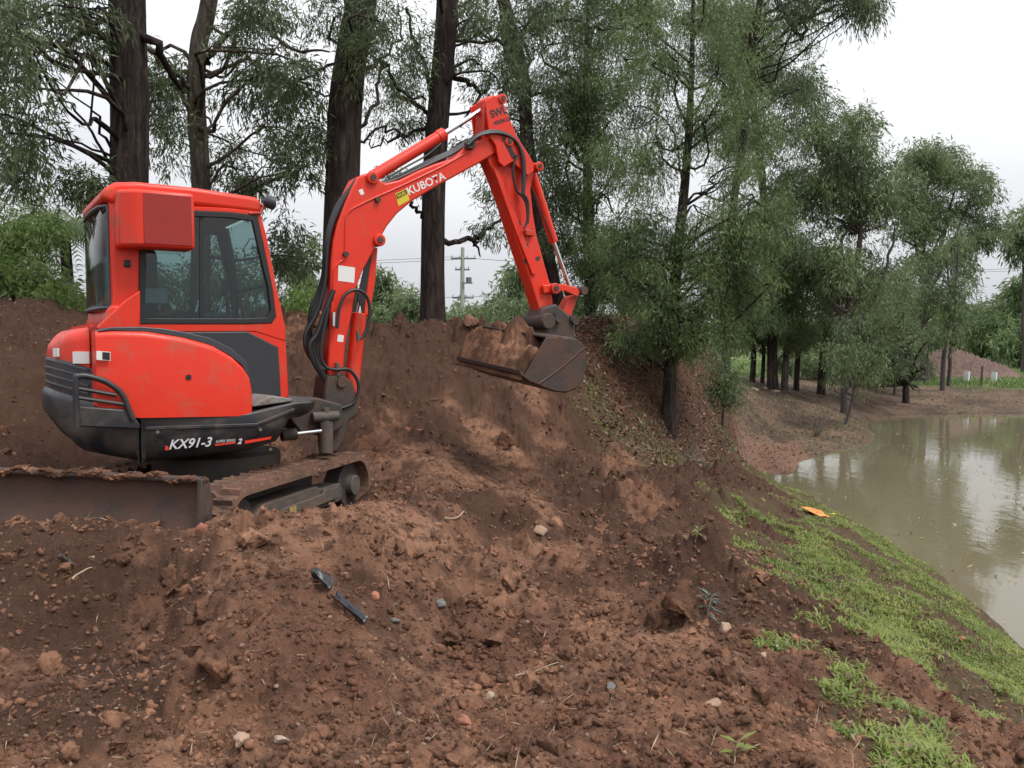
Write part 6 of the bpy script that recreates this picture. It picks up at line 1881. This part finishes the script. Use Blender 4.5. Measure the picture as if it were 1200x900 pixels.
# ---- power pole and wires
pd = 82
q = at(542, 404, pd); gp = gz(q.x, q.y)
M['pole'] = mat_simple('weathered_pole', (.30, .31, .27), .85, var=.2)
M['far_dark'] = mat_simple('dark_fittings', (.12, .12, .13), .7)
pole = tag(empty('power_pole', (q.x, q.y, gp)), 'tall timber power pole with crossarms and transformer platform on the skyline', 'power pole')
def pz(py): return at(542, py, pd).z - gp
link('shaft', tubes_mesh('shaft', [(np.array([(0, 0, -.5), (0, 0, pz(340)), (.05, 0, pz(290))]), [.24, .21, .17])], 12), M['pole'], pole, smooth=False)
def pbox(name, x0, x1, z, t=.07, y0=-.08, mat='far_dark', h=None):
    return box(name, (x0, y0, z - (h or t)), (x1, y0 + .14, z + (h or t)), M[mat], pole, bevel=.01)
for (zz, a, b) in ((303, -1.1, 1.3), (316, -.7, .7), (349, -1.0, 1.1)):
    ca = pbox('crossarm', a, b, pz(zz))
    for k in range(4):
        xx = a + .1 + (b - a - .2) * k / 3
        tube('insulator', [(xx, 0, pz(zz)), (xx, 0, pz(zz) + .28)], .05, M['pole'], ca, 8)
pl = pbox('platform', .0, 1.0, pz(332), .06, -.4); 
tr_ = tube('transformer', [(.62, 0, pz(332)), (.62, 0, pz(325))], .28, M['far_dark'], pole, 14, bevel=.03)
tube('stay_wire', [(.12, 0, pz(345)), (.15, .0, pz(395))], .03, M['far_dark'], pole, 6)
for j, (zz, xo, lb) in enumerate(((301, -1.0, 'upper power line running left from the pole'), (303, 1.1, 'upper power line on the right side of the pole'), (347, .9, 'lower power line strung across the skyline'))):
    A = np.array((q.x + xo, q.y, at(542, zz, pd).z)); 
    pts = []
    for sgn, xe, ye in ((-1, -70, 75), (1, 70, 92)):
        t = np.linspace(1 if sgn < 0 else 0, 0 if sgn < 0 else 1, 20)
        seg_ = A + np.array((xe, ye - q.y, 0.3))[None] * t[:, None]; seg_[:, 2] -= 4 * 1.2 * t * (1 - t)
        pts.append(seg_)
    P_ = np.vstack([pts[0], pts[1][1:]])
    tag(link('power_line', tubes_mesh('power_line', [(P_ - A, np.full(len(P_), .022))], 5), M['far_dark'], loc=A, smooth=False), lb, 'wire')

# ---- mulch heap, fence posts, tree guards, log across the pond
hx = at(1100, 437, 50)
hz_ = gz(hx.x, hx.y)
n = 130; g1, g2 = np.meshgrid(np.linspace(-1, 1, n), np.linspace(-1, 1, n))
rr_ = np.hypot(g1, g2); prof_ = np.clip(1 - rr_, 0, 1) ** .8
hh = prof_ * 1.7 * (1 + .25 * (fbm(g1 * 3, g2 * 3, 71, 4) - .5)) + (clumps(g1, g2, .03, 73, .9) * .25 + (fbm(g1 * 22, g2 * 22, 75, 3) - .5) * .15) * np.clip(prof_ * 3, 0, 1) - .12
V = np.stack([g1 * 4.1, g2 * 3.2, hh], -1).reshape(-1, 3)
i = (np.arange(n - 1)[:, None] * n + np.arange(n - 1)[None])
mul_mat = mat_simple('bark_mulch', (.14, .090, .075), .95, var=.45, bumps=1, bscale=8)
tag(link('mulch_heap', np_mesh('mulch_heap', V, np.stack([i, i + 1, i + 1 + n, i + n], -1).reshape(-1, 4)), mul_mat, loc=(hx.x + .6, hx.y, hz_), smooth=False), 'low heap of reddish-brown mulch under the tall gum across the pond', 'mulch heap')
posts = [(1150, 452, 43.5, .055, 1.0, 'thin grey fence post standing in the paddock grass between two white guards'), (1060, 455, 40, .10, 1.05, 'stout dark post at the left end of the paddock edge'), (1036, 452, 40.5, .05, .7, 'short leaning post left of the stout dark post')]
for (x, y, d, r_, h, lb) in posts:
    p = at(x, y, d); z = gz(p.x, p.y)
    tag(link('fence_post', tubes_mesh('fence_post', [(np.array([(0, 0, -.2), (.01, 0, h * .5), (.03, 0, h)]), [r_, r_ * .95, r_ * .9])], 8), BG if r_ < .09 else BD, loc=(p.x, p.y, z), smooth=False), lb, 'fence post', 'fence posts at the paddock edge')
M['guard'] = mat_simple('white_tree_guard', (.62, .66, .66), .6)
for (x, y, lb) in ((1133, 441, 'white plastic tree guard left of the thin grey post'), (1165, 441, 'white plastic tree guard right of the thin grey post')):
    p = at(x, y, 45); z = gz(p.x, p.y)
    g_ = tube('tree_guard', [(0, 0, 0), (0, 0, .30), (.02, 0, .52)], [.14, .16, .15], M['guard'], None, 4, loc=(p.x, p.y, z + .12), smooth=False)
    tag(g_, lb, 'tree guard', 'white tree guards in the paddock')
p0 = Vector(gpos(1012, 452)); p1 = Vector(gpos(1075, 457))
pts, rr = limb((0, 0, .1), tuple(p1 - p0 + Vector((0, 0, .1))), .12, .07, np.random.default_rng(3), wob=.02, n=8, rise=0)
tag(link('fallen_log', tubes_mesh('fallen_log', [(pts, rr)], 8), BD, loc=p0, smooth=False), 'long dark log lying along the far shore below the paddock', 'log')
p0 = Vector(gpos(660, 391))


scatter_flakes('floating_leaves', 'small dead leaves and scum flecks floating on the pond', 'leaf litter', 1600, M['straw'], [5], (.02, .09), 37, 8, 32, 12, 36, lift=.004, water=True)
scatter_rocks('shore_gravel', 'rough gravel and lumps on the bare pond shore', 'gravel', 9000, (.012, .06), 1, M['pebble'], [5, 4, 2], 8, 42, clus=True, sink=.3)
